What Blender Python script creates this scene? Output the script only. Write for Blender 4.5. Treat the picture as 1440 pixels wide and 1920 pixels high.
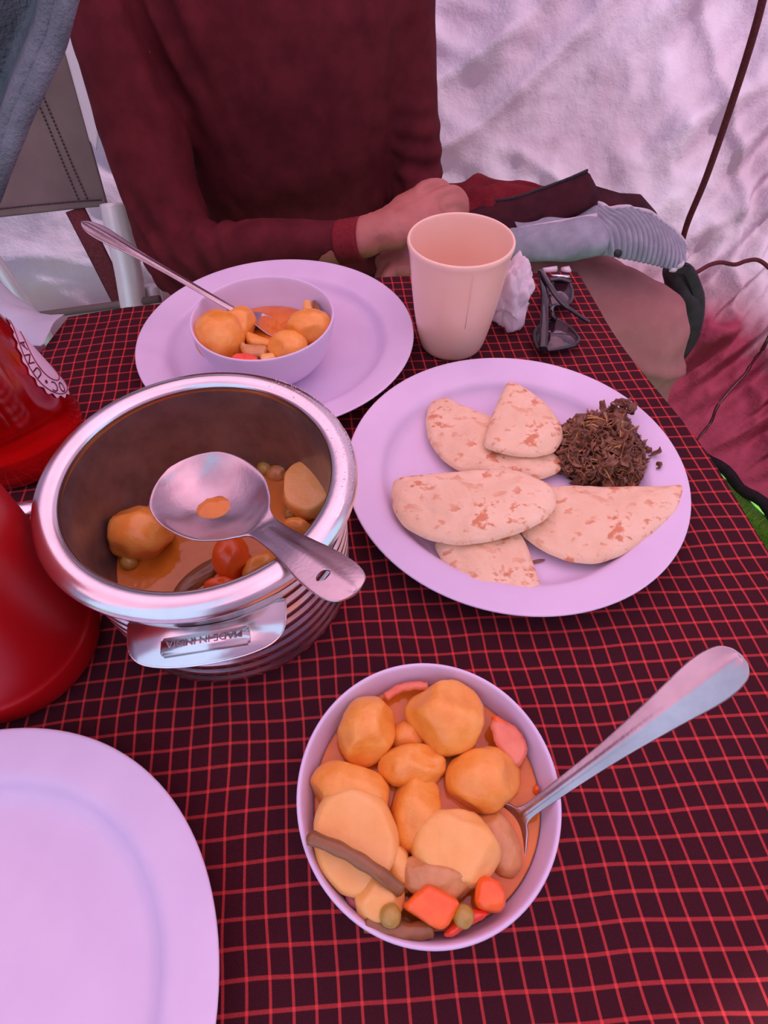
import bpy, bmesh, math, random
import numpy as np
from mathutils import Vector, Matrix, noise, Euler
PI = math.pi
for o in list(bpy.data.objects): bpy.data.objects.remove(o)
C = bpy.context.scene.collection
sc = bpy.context.scene

# ---------------------------------------------------------------- camera
H = 0.36; F = 1110.0
M = np.array([[0.99996, 0.00873, 0.0], [-0.00693, 0.79438, -0.60738], [-0.0053, 0.60735, 0.79441]])
cam_d = bpy.data.cameras.new('camera'); cam = bpy.data.objects.new('camera', cam_d); C.objects.link(cam)
cam_d.sensor_fit = 'VERTICAL'; cam_d.sensor_height = 36; cam_d.lens = 36 * F / 1920
cam_d.clip_start = 0.01
cam.matrix_world = Matrix.Translation((0, 0, H)) @ Matrix(M.tolist()).to_4x4()
sc.camera = cam

def at(x, y, z):                      # point of the photograph at height z
    d = M @ np.array([x - 720, -(y - 960), -F]); t = (z - H) / d[2]
    return Vector((d[0] * t, d[1] * t, z))
def atY(x, y, Y):                     # point of the photograph at distance Y
    d = M @ np.array([x - 720, -(y - 960), -F]); t = Y / d[1]
    return Vector((d[0] * t, Y, d[2] * t + H))

# ---------------------------------------------------------------- world and light
W = bpy.data.worlds.new('world'); sc.world = W; W.use_nodes = True
W.node_tree.nodes['Background'].inputs[0].default_value = (0.58, 0.70, 1.0, 1)
W.node_tree.nodes['Background'].inputs[1].default_value = 0.95
sun_d = bpy.data.lights.new('sun', 'SUN'); sun = bpy.data.objects.new('sun', sun_d); C.objects.link(sun)
sun_d.energy = 6.0; sun_d.angle = math.radians(3); sun_d.color = (1, 0.96, 0.9)
sun.rotation_euler = Vector((.62, .34, .72)).to_track_quat('Z', 'Y').to_euler()
sc.view_settings.view_transform = 'Standard'; sc.view_settings.look = 'None'
sc.view_settings.gamma = 1; sc.view_settings.use_curve_mapping = False
sc.view_settings.exposure = 0.55
sc.cycles.max_bounces = 8; sc.cycles.diffuse_bounces = 5; sc.cycles.transmission_bounces = 6
sc.cycles.sample_clamp_indirect = 6
sc.cycles.use_denoising = True

# ---------------------------------------------------------------- materials
def nt(name):
    m = bpy.data.materials.new(name); m.use_nodes = True
    n = m.node_tree.nodes; l = m.node_tree.links
    return m, n, l, n['Principled BSDF']
def texco(n, l, scale=(1, 1, 1)):
    tc = n.new('ShaderNodeTexCoord'); mp = n.new('ShaderNodeMapping'); mp.inputs['Scale'].default_value = scale
    l.new(tc.outputs['Object'], mp.inputs[0]); return mp.outputs[0]
def noi(n, l, co, scale, detail=4, rough=.55):
    t = n.new('ShaderNodeTexNoise'); t.inputs['Scale'].default_value = scale
    t.inputs['Detail'].default_value = detail; t.inputs['Roughness'].default_value = rough
    l.new(co, t.inputs['Vector']); return t.outputs[0]
def ramp(n, l, fac, stops):
    r = n.new('ShaderNodeValToRGB'); e = r.color_ramp.elements
    while len(e) < len(stops): e.new(.5)
    for k, (p, c) in enumerate(stops):
        e[k].position = p; e[k].color = (c[0], c[1], c[2], 1) if not isinstance(c, (int, float)) else (c, c, c, 1)
    l.new(fac, r.inputs[0]); return r.outputs[0]
def mixc(n, l, fac, a, b, mode='MIX'):
    m = n.new('ShaderNodeMix'); m.data_type = 'RGBA'; m.blend_type = mode
    for s, v in ((0, fac), (6, a), (7, b)):
        if isinstance(v, (int, float)): m.inputs[s].default_value = v
        elif isinstance(v, tuple): m.inputs[s].default_value = (*v[:3], 1)
        else: l.new(v, m.inputs[s])
    return m.outputs[2]
def mth(n, l, op, a, b=None, c=None):
    m = n.new('ShaderNodeMath'); m.operation = op
    for s, v in enumerate((a, b, c)):
        if v is None: continue
        if isinstance(v, (int, float)): m.inputs[s].default_value = v
        else: l.new(v, m.inputs[s])
    return m.outputs[0]
def bump(n, l, h, strength, dist=.001):
    b = n.new('ShaderNodeBump'); b.inputs['Strength'].default_value = strength; b.inputs['Distance'].default_value = dist
    l.new(h, b.inputs['Height']); return b.outputs[0]
def mat(name, c1, c2=None, rough=.5, metal=0, scale=40, bs=0, bscale=200, bd=.0006, spec=.5, sss=0, coat=0, lo=.35, hi=.65, trans=0, stretch=(1, 1, 1)):
    m, n, l, p = nt(name); co = texco(n, l, stretch)
    if c2 is not None:
        l.new(ramp(n, l, noi(n, l, co, scale), [(lo, c1), (hi, c2)]), p.inputs['Base Color'])
    else: p.inputs['Base Color'].default_value = (*c1, 1)
    p.inputs['Roughness'].default_value = rough; p.inputs['Metallic'].default_value = metal
    p.inputs['Specular IOR Level'].default_value = spec
    if sss:
        p.inputs['Subsurface Weight'].default_value = sss; p.inputs['Subsurface Radius'].default_value = (1, .5, .3)
        p.inputs['Subsurface Scale'].default_value = .006
    if coat: p.inputs['Coat Weight'].default_value = coat; p.inputs['Coat Roughness'].default_value = .08
    if trans: p.inputs['Transmission Weight'].default_value = trans
    if bs: l.new(bump(n, l, noi(n, l, co, bscale, 3), bs, bd), p.inputs['Normal'])
    return m
def fabric_mat(name, c1, c2, scale, trans, c3=None, zsplit=None, bs=.5, bscale=60, bd=.004, weave=0):
    m, n, l, p = nt(name); n.remove(p); co = texco(n, l)
    col = ramp(n, l, noi(n, l, co, scale, 5), [(.35, c1), (.65, c2)])
    if c3 is not None:
        sep = n.new('ShaderNodeSeparateXYZ'); l.new(co, sep.inputs[0])
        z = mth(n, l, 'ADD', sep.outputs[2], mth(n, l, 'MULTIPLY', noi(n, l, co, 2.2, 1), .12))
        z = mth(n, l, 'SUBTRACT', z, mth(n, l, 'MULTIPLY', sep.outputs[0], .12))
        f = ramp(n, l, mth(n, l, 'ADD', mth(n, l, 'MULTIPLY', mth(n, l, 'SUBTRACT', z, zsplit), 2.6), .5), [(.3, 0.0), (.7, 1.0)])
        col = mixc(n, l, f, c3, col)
    d = n.new('ShaderNodeBsdfDiffuse'); t = n.new('ShaderNodeBsdfTranslucent'); mx = n.new('ShaderNodeMixShader')
    mx.inputs[0].default_value = trans
    nb = bump(n, l, noi(n, l, co, bscale, 6, .65), bs, bd)
    for s in (d, t): l.new(col, s.inputs['Color']); l.new(nb, s.inputs['Normal'])
    l.new(d.outputs[0], mx.inputs[1]); l.new(t.outputs[0], mx.inputs[2])
    l.new(mx.outputs[0], n['Material Output'].inputs[0]); return m

MT = {}
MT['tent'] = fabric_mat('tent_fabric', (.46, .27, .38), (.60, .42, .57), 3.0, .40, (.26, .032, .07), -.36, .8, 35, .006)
MT['roof'] = fabric_mat('roof_fabric', (.86, .42, .54), (.88, .52, .66), 2.0, .62)
MT['cord'] = mat('cord_maroon', (.09, .012, .018), (.16, .025, .03), .85, scale=300, bs=.8, bscale=600)
MT['hem'] = mat('hem_black', (.012, .010, .012), (.03, .02, .025), .8, scale=100)
MT['seam'] = mat('seam_maroon', (.16, .015, .03), (.2, .03, .05), .7, scale=100)
MT['grass'] = mat('grass', (.16, .55, .03), (.28, .70, .06), .8, scale=120)
MT['ground'] = mat('ground', (.08, .26, .02), (.12, .36, .03), .9, scale=90, bs=.6, bscale=150, bd=.01)
MT['melamine'] = mat('melamine_lilac', (.70, .58, .78), (.74, .62, .81), .30, scale=25, sss=.0, bs=.05, bscale=90, spec=.4)
MT['mug'] = mat('mug_plastic', (.90, .60, .46), (.92, .65, .52), .28, scale=18, sss=.25, spec=.45)
MT['steel'] = mat('brushed_steel', (.72, .66, .68), (.82, .77, .79), .22, 1.0, scale=30, bs=.12, bscale=300, bd=.0003)
MT['steel_dull'] = mat('steel_dull', (.42, .35, .37), (.56, .48, .50), .27, 1.0, scale=40, bs=.25, bscale=500, bd=.0003)
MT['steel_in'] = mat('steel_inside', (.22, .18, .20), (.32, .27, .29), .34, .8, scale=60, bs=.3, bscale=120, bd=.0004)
MT['red_matte'] = mat('red_plastic', (.38, .002, .004), (.42, .003, .006), .38, scale=6, spec=.4)
MT['red_gloss'] = mat('red_translucent_plastic', (.55, .002, .003), (.62, .004, .004), .10, scale=6, coat=.7, trans=.6)
MT['label'] = mat('label_paper', (.78, .58, .68), (.84, .64, .74), .5, scale=60)
MT['ink'] = mat('label_ink', (.22, .01, .03), None, .5)
MT['potato'] = mat('potato', (.80, .29, .035), (.90, .41, .08), .30, scale=70, bs=.7, bscale=180, bd=.0010, sss=.2, coat=.22)
MT['potato_pale'] = mat('potato_pale', (.84, .42, .10), (.88, .48, .15), .36, scale=80, bs=.5, bscale=300, bd=.0008, sss=.2, coat=.15)
MT['carrot'] = mat('carrot', (.90, .11, .01), (.95, .16, .015), .3, scale=80, bs=.3, bscale=300, sss=.2, coat=.3)
MT['onion_red'] = mat('onion_red_layer', (.74, .17, .085), (.82, .26, .14), .25, scale=60, coat=.2, sss=.3)
MT['tomato'] = mat('tomato', (.78, .05, .02), (.86, .10, .04), .25, scale=60, coat=.4, sss=.2)
MT['onion'] = mat('onion_pink', (.66, .24, .11), (.74, .32, .16), .25, scale=60, coat=.4, sss=.3)
MT['onion_dark'] = mat('onion_purple', (.26, .055, .065), (.34, .08, .09), .35, scale=60, coat=.3)
MT['meat'] = mat('soft_onion_layer', (.52, .22, .06), (.66, .32, .11), .3, scale=120, bs=.5, bscale=400, coat=.4)
MT['bean'] = mat('green_bean_cooked', (.20, .075, .020), (.28, .11, .03), .3, scale=90, bs=.4, bscale=400, coat=.3)
MT['pea'] = mat('pea_cooked', (.40, .24, .03), (.48, .30, .05), .3, scale=120, coat=.4)
MT['broth'] = mat('broth', (.62, .15, .012), (.72, .21, .025), .04, scale=50, bs=.7, bscale=45, bd=.002, coat=0, spec=.5)
MT['broth_pot'] = mat('broth_pot', (.50, .15, .014), (.60, .20, .025), .05, scale=50, bs=.5, bscale=40, bd=.002, coat=0)
MT['stain'] = mat('dried_broth', (.38, .16, .07), (.50, .24, .12), .4, scale=200, coat=.3)
MT['cloth_edge'] = mat('frayed_thread', (.45, .28, .24), (.60, .42, .36), .9, scale=200)
MT['tabletop'] = mat('tabletop_pale', (.75, .65, .68), None, .4)
MT['alu'] = mat('aluminium_tube', (.75, .78, .74), (.82, .84, .80), .35, 0.2, scale=20)
MT['canvas'] = fabric_mat('canvas_taupe', (.17, .13, .12), (.23, .18, .16), 8, .12, bs=.3, bscale=300, bd=.001)
MT['mesh_white'] = fabric_mat('white_mesh', (.9, .9, .9), (.95, .95, .95), 8, .5)
MT['fleece'] = mat('grey_fleece', (.12, .145, .165), (.20, .23, .26), .95, scale=30, bs=1, bscale=300, bd=.003)
MT['shirt'] = mat('maroon_jersey', (.085, .009, .014), (.125, .015, .021), .85, scale=35, bs=.5, bscale=900, bd=.0006, spec=.2)
MT['cuff'] = mat('cuff_ribbed', (.17, .014, .02), (.22, .02, .03), .85, scale=300, bs=.6, bscale=900, spec=.2)
MT['skin'] = mat('skin', (.40, .13, .105), (.48, .17, .135), .5, scale=25, bs=.4, bscale=300, bd=.0008, sss=.15)
MT['trouser'] = mat('khaki_in_red_light', (.40, .17, .16), (.47, .22, .20), .8, scale=20, bs=.4, bscale=700, bd=.0005, spec=.2)  # khaki cloth, with the tent's red light put into its colour
MT['jacket'] = mat('maroon_fleece', (.13, .010, .016), (.19, .018, .024), .9, scale=40, bs=.9, bscale=350, bd=.002, spec=.15)
MT['jacket_dark'] = mat('dark_lining', (.035, .010, .015), (.06, .015, .02), .9, scale=40, bs=.6, bscale=300, spec=.15)
MT['hat'] = mat('grey_cotton', (.26, .29, .33), (.34, .37, .42), .85, scale=60, bs=.5, bscale=500, spec=.2)
MT['hat_edge'] = mat('hat_binding', (.58, .54, .58), (.66, .62, .64), .85, scale=60, bs=.5, bscale=500)
MT['black'] = mat('black_nylon', (.02, .018, .024), (.045, .04, .05), .6, scale=60, bs=.4, bscale=500)
MT['glossblack'] = mat('glossy_black_acetate', (.012, .008, .012), None, .12, coat=.5)
MT['lens'] = mat('sunglass_lens', (.05, .02, .03), None, .05, coat=1)
MT['chrome'] = mat('chrome', (.9, .88, .9), None, .1, 1)
MT['tissue'] = fabric_mat('tissue', (.88, .78, .82), (.93, .84, .88), 40, .3, bs=.5, bscale=150, bd=.001)
MT['plastic_sheet'] = fabric_mat('white_sheet', (.78, .78, .88), (.86, .86, .94), 20, .45, bs=.5, bscale=70, bd=.002)
MT['greens'] = mat('cooked_greens', (.15, .050, .022), (.30, .12, .06), .45, scale=60, coat=.15, bs=.4, bscale=400)
MT['stem'] = mat('greens_stem', (.42, .20, .05), (.52, .28, .08), .4, scale=60)
MT['thread'] = mat('stitching', (.05, .035, .03), None, .9)
MT['hair'] = mat('dark_hair', (.03, .018, .012), (.06, .035, .02), .6, scale=100, bs=.8, bscale=300)
MT['shoe'] = mat('shoe', (.05, .03, .035), (.09, .05, .05), .8, scale=60)

def pita_mat():
    m, n, l, p = nt('pita_bread'); co = texco(n, l)
    base = ramp(n, l, noi(n, l, co, 30, 5), [(.3, (.80, .55, .34)), (.7, (.90, .67, .45))])
    spots = ramp(n, l, noi(n, l, texco(n, l, (1, 1.4, 1)), 105, 3, .55), [(.555, 0.0), (.64, 1.0)])
    big = ramp(n, l, noi(n, l, co, 22, 2), [(.38, 0.25), (.55, 1.0)])
    f = mth(n, l, 'MULTIPLY', mth(n, l, 'MULTIPLY', spots, big), .85)
    l.new(mixc(n, l, f, base, (.64, .21, .085)), p.inputs['Base Color'])
    p.inputs['Roughness'].default_value = .75; p.inputs['Specular IOR Level'].default_value = .25
    h = mth(n, l, 'ADD', noi(n, l, co, 60, 5, .6), mth(n, l, 'MULTIPLY', noi(n, l, co, 400, 2), .3))
    l.new(bump(n, l, h, .55, .003), p.inputs['Normal']); return m
MT['pita'] = pita_mat()

def cloth_mat():
    m, n, l, p = nt('checked_cloth'); co = texco(n, l)
    wob = n.new('ShaderNodeTexNoise'); wob.inputs['Scale'].default_value = 14; wob.inputs['Detail'].default_value = 1
    l.new(co, wob.inputs['Vector'])
    sep = n.new('ShaderNodeSeparateXYZ'); l.new(co, sep.inputs[0])
    ws = n.new('ShaderNodeSeparateXYZ'); l.new(wob.outputs['Color'], ws.inputs[0])
    x = mth(n, l, 'MULTIPLY_ADD', mth(n, l, 'SUBTRACT', ws.outputs[0], .5), .006, sep.outputs[0])
    y = mth(n, l, 'MULTIPLY_ADD', mth(n, l, 'SUBTRACT', ws.outputs[1], .5), .006, sep.outputs[1])
    xn = mth(n, l, 'MINIMUM', x, 0.0)
    v = mth(n, l, 'ADD', mth(n, l, 'SUBTRACT', y, mth(n, l, 'MULTIPLY', x, .042)), mth(n, l, 'MULTIPLY', mth(n, l, 'MULTIPLY', xn, xn), .22))
    uu = mth(n, l, 'ADD', x, mth(n, l, 'MULTIPLY', y, .128))
    U = mth(n, l, 'DIVIDE', mth(n, l, 'SUBTRACT', uu, .1751), .01109)
    V = mth(n, l, 'DIVIDE', mth(n, l, 'SUBTRACT', v, .1709), .01231)
    def line(T, w):
        f = mth(n, l, 'ABSOLUTE', mth(n, l, 'SUBTRACT', mth(n, l, 'FRACT', mth(n, l, 'ADD', T, .5)), .5))
        r = n.new('ShaderNodeMapRange'); r.inputs[1].default_value = w * .75; r.inputs[2].default_value = w * 1.3
        r.inputs[3].default_value = 1; r.inputs[4].default_value = 0; l.new(f, r.inputs[0]); return r.outputs[0]
    LU, LV = line(U, .062), line(V, .068)
    def wave(T, k, ph=0): return mth(n, l, 'MULTIPLY_ADD', mth(n, l, 'SINE', mth(n, l, 'MULTIPLY_ADD', T, 2 * PI * k, ph)), .5, .5)
    wu, wv = wave(U, 16), wave(V, 16)
    wchk = wave(mth(n, l, 'ADD', U, V), 16)
    wchk2 = wave(mth(n, l, 'SUBTRACT', U, V), 16)
    weave = mth(n, l, 'MULTIPLY', wchk, wchk2)
    dash = mth(n, l, 'MULTIPLY_ADD', wchk, .75, .25)
    LVd = mth(n, l, 'MULTIPLY', LV, dash)
    LUd = mth(n, l, 'MULTIPLY', LU, mth(n, l, 'MULTIPLY_ADD', wchk2, .4, .6))
    base = mixc(n, l, weave, (.032, .005, .010), (.115, .022, .034))
    base = mixc(n, l, ramp(n, l, noi(n, l, co, 9, 3), [(.4, 0.0), (.7, .35)]), base, (.075, .008, .014))
    fc = mth(n, l, 'MINIMUM', mth(n, l, 'ADD', mth(n, l, 'MULTIPLY', LUd, .66), mth(n, l, 'MULTIPLY', LVd, .72)), 1.0)
    col = mixc(n, l, fc, base, (.85, .075, .075))
    l.new(col, p.inputs['Base Color']); p.inputs['Roughness'].default_value = .9; p.inputs['Specular IOR Level'].default_value = .15
    hh = mth(n, l, 'ADD', weave, mth(n, l, 'MULTIPLY', fc, .8))
    l.new(bump(n, l, hh, .5, .0004), p.inputs['Normal']); return m
MT['cloth'] = cloth_mat()

# ---------------------------------------------------------------- mesh helpers
def mesh(name, verts, faces, smooth=True):
    me = bpy.data.meshes.new(name); me.from_pydata([tuple(v) for v in verts], [], faces)
    me.validate(); me.update()
    if smooth: me.polygons.foreach_set('use_smooth', [True] * len(me.polygons))
    return me
def obj(name, me, m, parent=None):
    o = bpy.data.objects.new(name, me); C.objects.link(o)
    if m and not me.materials: me.materials.append(m)
    if parent: o.parent = parent
    return o
def tag(o, label, cat, group=None):
    o['label'] = label; o['category'] = cat
    if group: o['group'] = group
    return o
def thing(name, label, cat, loc=(0, 0, 0), group=None):
    o = bpy.data.objects.new(name, None); C.objects.link(o); o.location = loc; o.empty_display_size = .02
    bpy.context.view_layer.update()
    return tag(o, label, cat, group)
def child(name, me, m, par):          # mesh in world coordinates parented to an unrotated empty
    loc = par.location
    me.transform(Matrix.Translation(-Vector(loc))); return obj(name, me, m, par)
def fixn(me):
    bm = bmesh.new(); bm.from_mesh(me); bmesh.ops.remove_doubles(bm, verts=bm.verts, dist=1e-7)
    bmesh.ops.recalc_face_normals(bm, faces=bm.faces); bm.to_mesh(me); bm.free()
    me.polygons.foreach_set('use_smooth', [True] * len(me.polygons)); return me
def lathe(prof, c=(0, 0), seg=96, squash=1):
    V = []; Fc = []
    n = len(prof)
    for k in range(seg):
        a = 2 * PI * k / seg
        for r, z in prof: V.append((c[0] + r * math.cos(a), c[1] + r * math.sin(a) * squash, z))
    for k in range(seg):
        k2 = (k + 1) % seg
        for i in range(n - 1):
            Fc.append((k * n + i, k2 * n + i, k2 * n + i + 1, k * n + i + 1))
    return fixn(mesh('l', V, Fc))
def smooth_prof(pts, it=2):
    for _ in range(it):
        q = [pts[0]]
        for a, b in zip(pts[:-1], pts[1:]):
            q += [tuple(.75 * a[i] + .25 * b[i] for i in range(len(a))), tuple(.25 * a[i] + .75 * b[i] for i in range(len(a)))]
        pts = q + [pts[-1]]
    return pts
def crom(P, n=8, closed=False):
    P = [Vector(p) for p in P]; out = []
    N = len(P)
    for i in range(N if closed else N - 1):
        if closed: p0, p1, p2, p3 = P[i - 1], P[i], P[(i + 1) % N], P[(i + 2) % N]
        else: p0, p1, p2, p3 = P[max(i - 1, 0)], P[i], P[i + 1], P[min(i + 2, N - 1)]
        for k in range(n):
            t = k / n
            out.append(.5 * ((2 * p1) + (p2 - p0) * t + (2 * p0 - 5 * p1 + 4 * p2 - p3) * t * t + (3 * p1 - p0 - 3 * p2 + p3) * t ** 3))
    if not closed: out.append(P[-1].copy())
    return out
def tube(path, rad, seg=12, up=(0, 0, 1), cap=True):
    """path: points; rad: list of r or (rx, ry) per point"""
    path = [Vector(p) for p in path]; n = len(path)
    if isinstance(rad, (int, float)): rad = [rad] * n
    V = []; Fc = []; upv = Vector(up)
    for i, p in enumerate(path):
        t = (path[min(i + 1, n - 1)] - path[max(i - 1, 0)]).normalized()
        s = t.cross(upv)
        if s.length < 1e-3: s = t.cross(Vector((0, 1, .01)))
        s.normalize(); w = s.cross(t).normalized()
        rx, ry = rad[i] if isinstance(rad[i], (tuple, list)) else (rad[i], rad[i])
        for k in range(seg):
            a = 2 * PI * k / seg; V.append(p + s * rx * math.cos(a) + w * ry * math.sin(a))
    for i in range(n - 1):
        for k in range(seg):
            k2 = (k + 1) % seg; Fc.append((i * seg + k, i * seg + k2, (i + 1) * seg + k2, (i + 1) * seg + k))
    if cap:
        Fc.append(tuple(range(seg))[::-1]); Fc.append(tuple((n - 1) * seg + k for k in range(seg)))
    return mesh('t', V, Fc)
def limb(pts, rads, n=6, seg=16, up=(0, 0, 1)):     # smooth tapered loft through joints, with rounded ends
    q = crom([Vector((*p, 0))[:3] for p in pts], n)
    R = []
    rr = [r if isinstance(r, (tuple, list)) else (r, r) for r in rads]
    for i in range(len(rr) - 1):
        for k in range(n):
            t = k / n; t = t * t * (3 - 2 * t); R.append(tuple(rr[i][j] * (1 - t) + rr[i + 1][j] * t for j in (0, 1)))
    R.append(rr[-1])
    q = [Vector(p) for p in q]
    a = (q[0] - q[1]).normalized(); b = (q[-1] - q[-2]).normalized()
    m0 = min(R[0]); m1 = min(R[-1])
    q = [q[0] + a * m0 * .85, q[0] + a * m0 * .5] + q + [q[-1] + b * m1 * .5, q[-1] + b * m1 * .85]
    R = [tuple(x * .35 for x in R[0]), tuple(x * .8 for x in R[0])] + R + [tuple(x * .8 for x in R[-1]), tuple(x * .35 for x in R[-1])]
    return tube(q, R, seg, up)
def join(ms):
    bm = bmesh.new()
    for m in ms: bm.from_mesh(m)
    me = bpy.data.meshes.new('j'); bm.to_mesh(me); bm.free()
    me.polygons.foreach_set('use_smooth', [True] * len(me.polygons)); return me
def apply_mods(me, mods):
    o = bpy.data.objects.new('tmp', me); C.objects.link(o)
    for ty, kw in mods:
        md = o.modifiers.new('m', ty)
        for k, v in kw.items(): setattr(md, k, v)
    dg = bpy.context.evaluated_depsgraph_get(); dg.update()
    r = bpy.data.meshes.new_from_object(o.evaluated_get(dg)); bpy.data.objects.remove(o)
    if len(r.polygons): r.polygons.foreach_set('use_smooth', [True] * len(r.polygons))
    return r
def remesh(ms, vox, it=6, fac=.6):
    return apply_mods(join(ms), [('REMESH', dict(mode='VOXEL', voxel_size=vox)), ('SMOOTH', dict(factor=fac, iterations=it))])
def disp(me, fn):
    n = len(me.vertices); co = np.empty(n * 3, 'f'); no = np.empty(n * 3, 'f')
    me.vertices.foreach_get('co', co); me.vertices.foreach_get('normal', no)
    co = co.reshape(-1, 3).tolist(); no = no.reshape(-1, 3).tolist()
    out = [tuple(fn(Vector(a), Vector(b))) for a, b in zip(co, no)]
    me.vertices.foreach_set('co', np.array(out, 'f').ravel()); me.update(); return me
def N3(p, s, o=0): return noise.noise(Vector((p[0] * s + o, p[1] * s + o * 1.7, p[2] * s - o)))
def box(c, s, rz=0, bev=0):
    bm = bmesh.new(); bmesh.ops.create_cube(bm, size=1)
    bmesh.ops.scale(bm, vec=s, verts=bm.verts)
    if bev: bmesh.ops.bevel(bm, geom=bm.edges[:], offset=bev, segments=2, affect='EDGES')
    bmesh.ops.rotate(bm, cent=(0, 0, 0), matrix=Matrix.Rotation(rz, 3, 'Z'), verts=bm.verts)
    bmesh.ops.translate(bm, vec=c, verts=bm.verts)
    me = bpy.data.meshes.new('b'); bm.to_mesh(me); bm.free(); return me
def ico(sub=4):
    bm = bmesh.new(); bmesh.ops.create_icosphere(bm, subdivisions=sub, radius=1)
    me = bpy.data.meshes.new('i'); bm.to_mesh(me); bm.free()
    me.polygons.foreach_set('use_smooth', [True] * len(me.polygons)); return me
def chunk(c, s, rz=0, seed=0, cuts=7, depth=.78, tilt=(0, 0), flat_top=None, nz=.05, sub=4):
    """a knife-cut piece: an ellipsoid planed by random facets"""
    rnd = random.Random(seed); me = ico(sub); pl = []
    for k in range(cuts):
        v = Vector((rnd.gauss(0, 1), rnd.gauss(0, 1), rnd.gauss(0, .8))).normalized(); pl.append((v, depth + rnd.random() * .14))
    if flat_top: pl.append((Vector(flat_top[:3]).normalized(), flat_top[3]))
    R = Euler((tilt[0], tilt[1], rz)).to_matrix()
    for v in me.vertices:
        p = v.co.copy()
        for n_, d in pl:
            e = p.dot(n_) - d
            if e > -.02: p -= n_ * (e if e > .02 else (e + .02) ** 2 / .08)
        p += p.normalized() * N3(p, 2.2, seed) * nz + p.normalized() * N3(p, 7, seed) * nz * .25
        v.co = Vector(c) + R @ Vector((p.x * s[0], p.y * s[1], p.z * s[2]))
    me.update(); return me
def slab(outline, z0, z1, bev=.002, top=None, seed=0, nz=0):
    """bevelled prism from world xy outline; top(x, y) optional height"""
    bm = bmesh.new(); vs = [bm.verts.new((p[0], p[1], z1)) for p in outline]
    f = bm.faces.new(vs)
    if f.normal.z == 0: f.normal_update()
    r = bmesh.ops.extrude_face_region(bm, geom=[f])
    for v in r['geom']:
        if isinstance(v, bmesh.types.BMVert): v.co.z = z0
    bmesh.ops.recalc_face_normals(bm, faces=bm.faces)
    if bev: bmesh.ops.bevel(bm, geom=bm.edges[:], offset=bev, segments=3, affect='EDGES', clamp_overlap=True)
    me = bpy.data.meshes.new('s'); bm.to_mesh(me); bm.free()
    if nz:
        me = apply_mods(me, [('REMESH', dict(mode='VOXEL', voxel_size=.0011)), ('SMOOTH', dict(factor=.6, iterations=3))])
        disp(me, lambda p, n_: p + n_ * (N3(p, 160, seed) * nz + N3(p, 500, seed) * nz * .4))
    me.polygons.foreach_set('use_smooth', [True] * len(me.polygons)); return me
def sheet(fn, nu, nv, th=0, closed=False):
    V = [fn(i / nu, j / nv) for j in range(nv + 1) for i in range(nu + 1)]
    Fc = [(j * (nu + 1) + i, j * (nu + 1) + i + 1, (j + 1) * (nu + 1) + i + 1, (j + 1) * (nu + 1) + i) for j in range(nv) for i in range(nu)]
    me = mesh('s', V, Fc)
    if th: me = apply_mods(me, [('SOLIDIFY', dict(thickness=th, offset=0))])
    return me
def lerp(a, b, t): return a + (b - a) * t
def interp(x, xs, ys): return float(np.interp(x, xs, ys))
def text_mesh(s, size, depth):
    cu = bpy.data.curves.new('txt', 'FONT'); cu.body = s; cu.size = size; cu.extrude = depth; cu.align_x = 'CENTER'; cu.align_y = 'CENTER'
    o = bpy.data.objects.new('txt', cu); C.objects.link(o)
    dg = bpy.context.evaluated_depsgraph_get(); dg.update()
    me = bpy.data.meshes.new_from_object(o.evaluated_get(dg)); bpy.data.objects.remove(o); return me
random.seed(4)

# ================================================================ SETTING
ZF = -.70
fl = obj('floor', sheet(lambda u, v: Vector((lerp(-3, 3, u), lerp(-3, 3, v), ZF + .01 * N3((u * 60, v * 60, 0), 1))), 60, 60), MT['ground']); fl['kind'] = 'structure'
# grass blades standing where the floor shows
V = []; Fc = []
for k in range(16000):
    x = .86 - abs(random.gauss(0, .16)); y = .80 + random.gauss(0, .22)
    if x > .83 - .52 * max(0, y - .72) or y > 1.0 or x < .40: continue
    a = random.uniform(0, PI); h = random.uniform(.018, .04); w = .0018
    lx, ly = random.gauss(0, .01), random.gauss(0, .01); b = len(V)
    V += [(x - w * math.cos(a), y - w * math.sin(a), ZF - .008), (x + w * math.cos(a), y + w * math.sin(a), ZF - .008), (x + lx, y + ly, ZF + h)]
    Fc.append((b, b + 1, b + 2))
g = obj('grass', mesh('grass', V, Fc), MT['grass']); g['kind'] = 'stuff'; tag(g, 'bright green grass seen past the right table edge inside the tent', 'grass')

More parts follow.
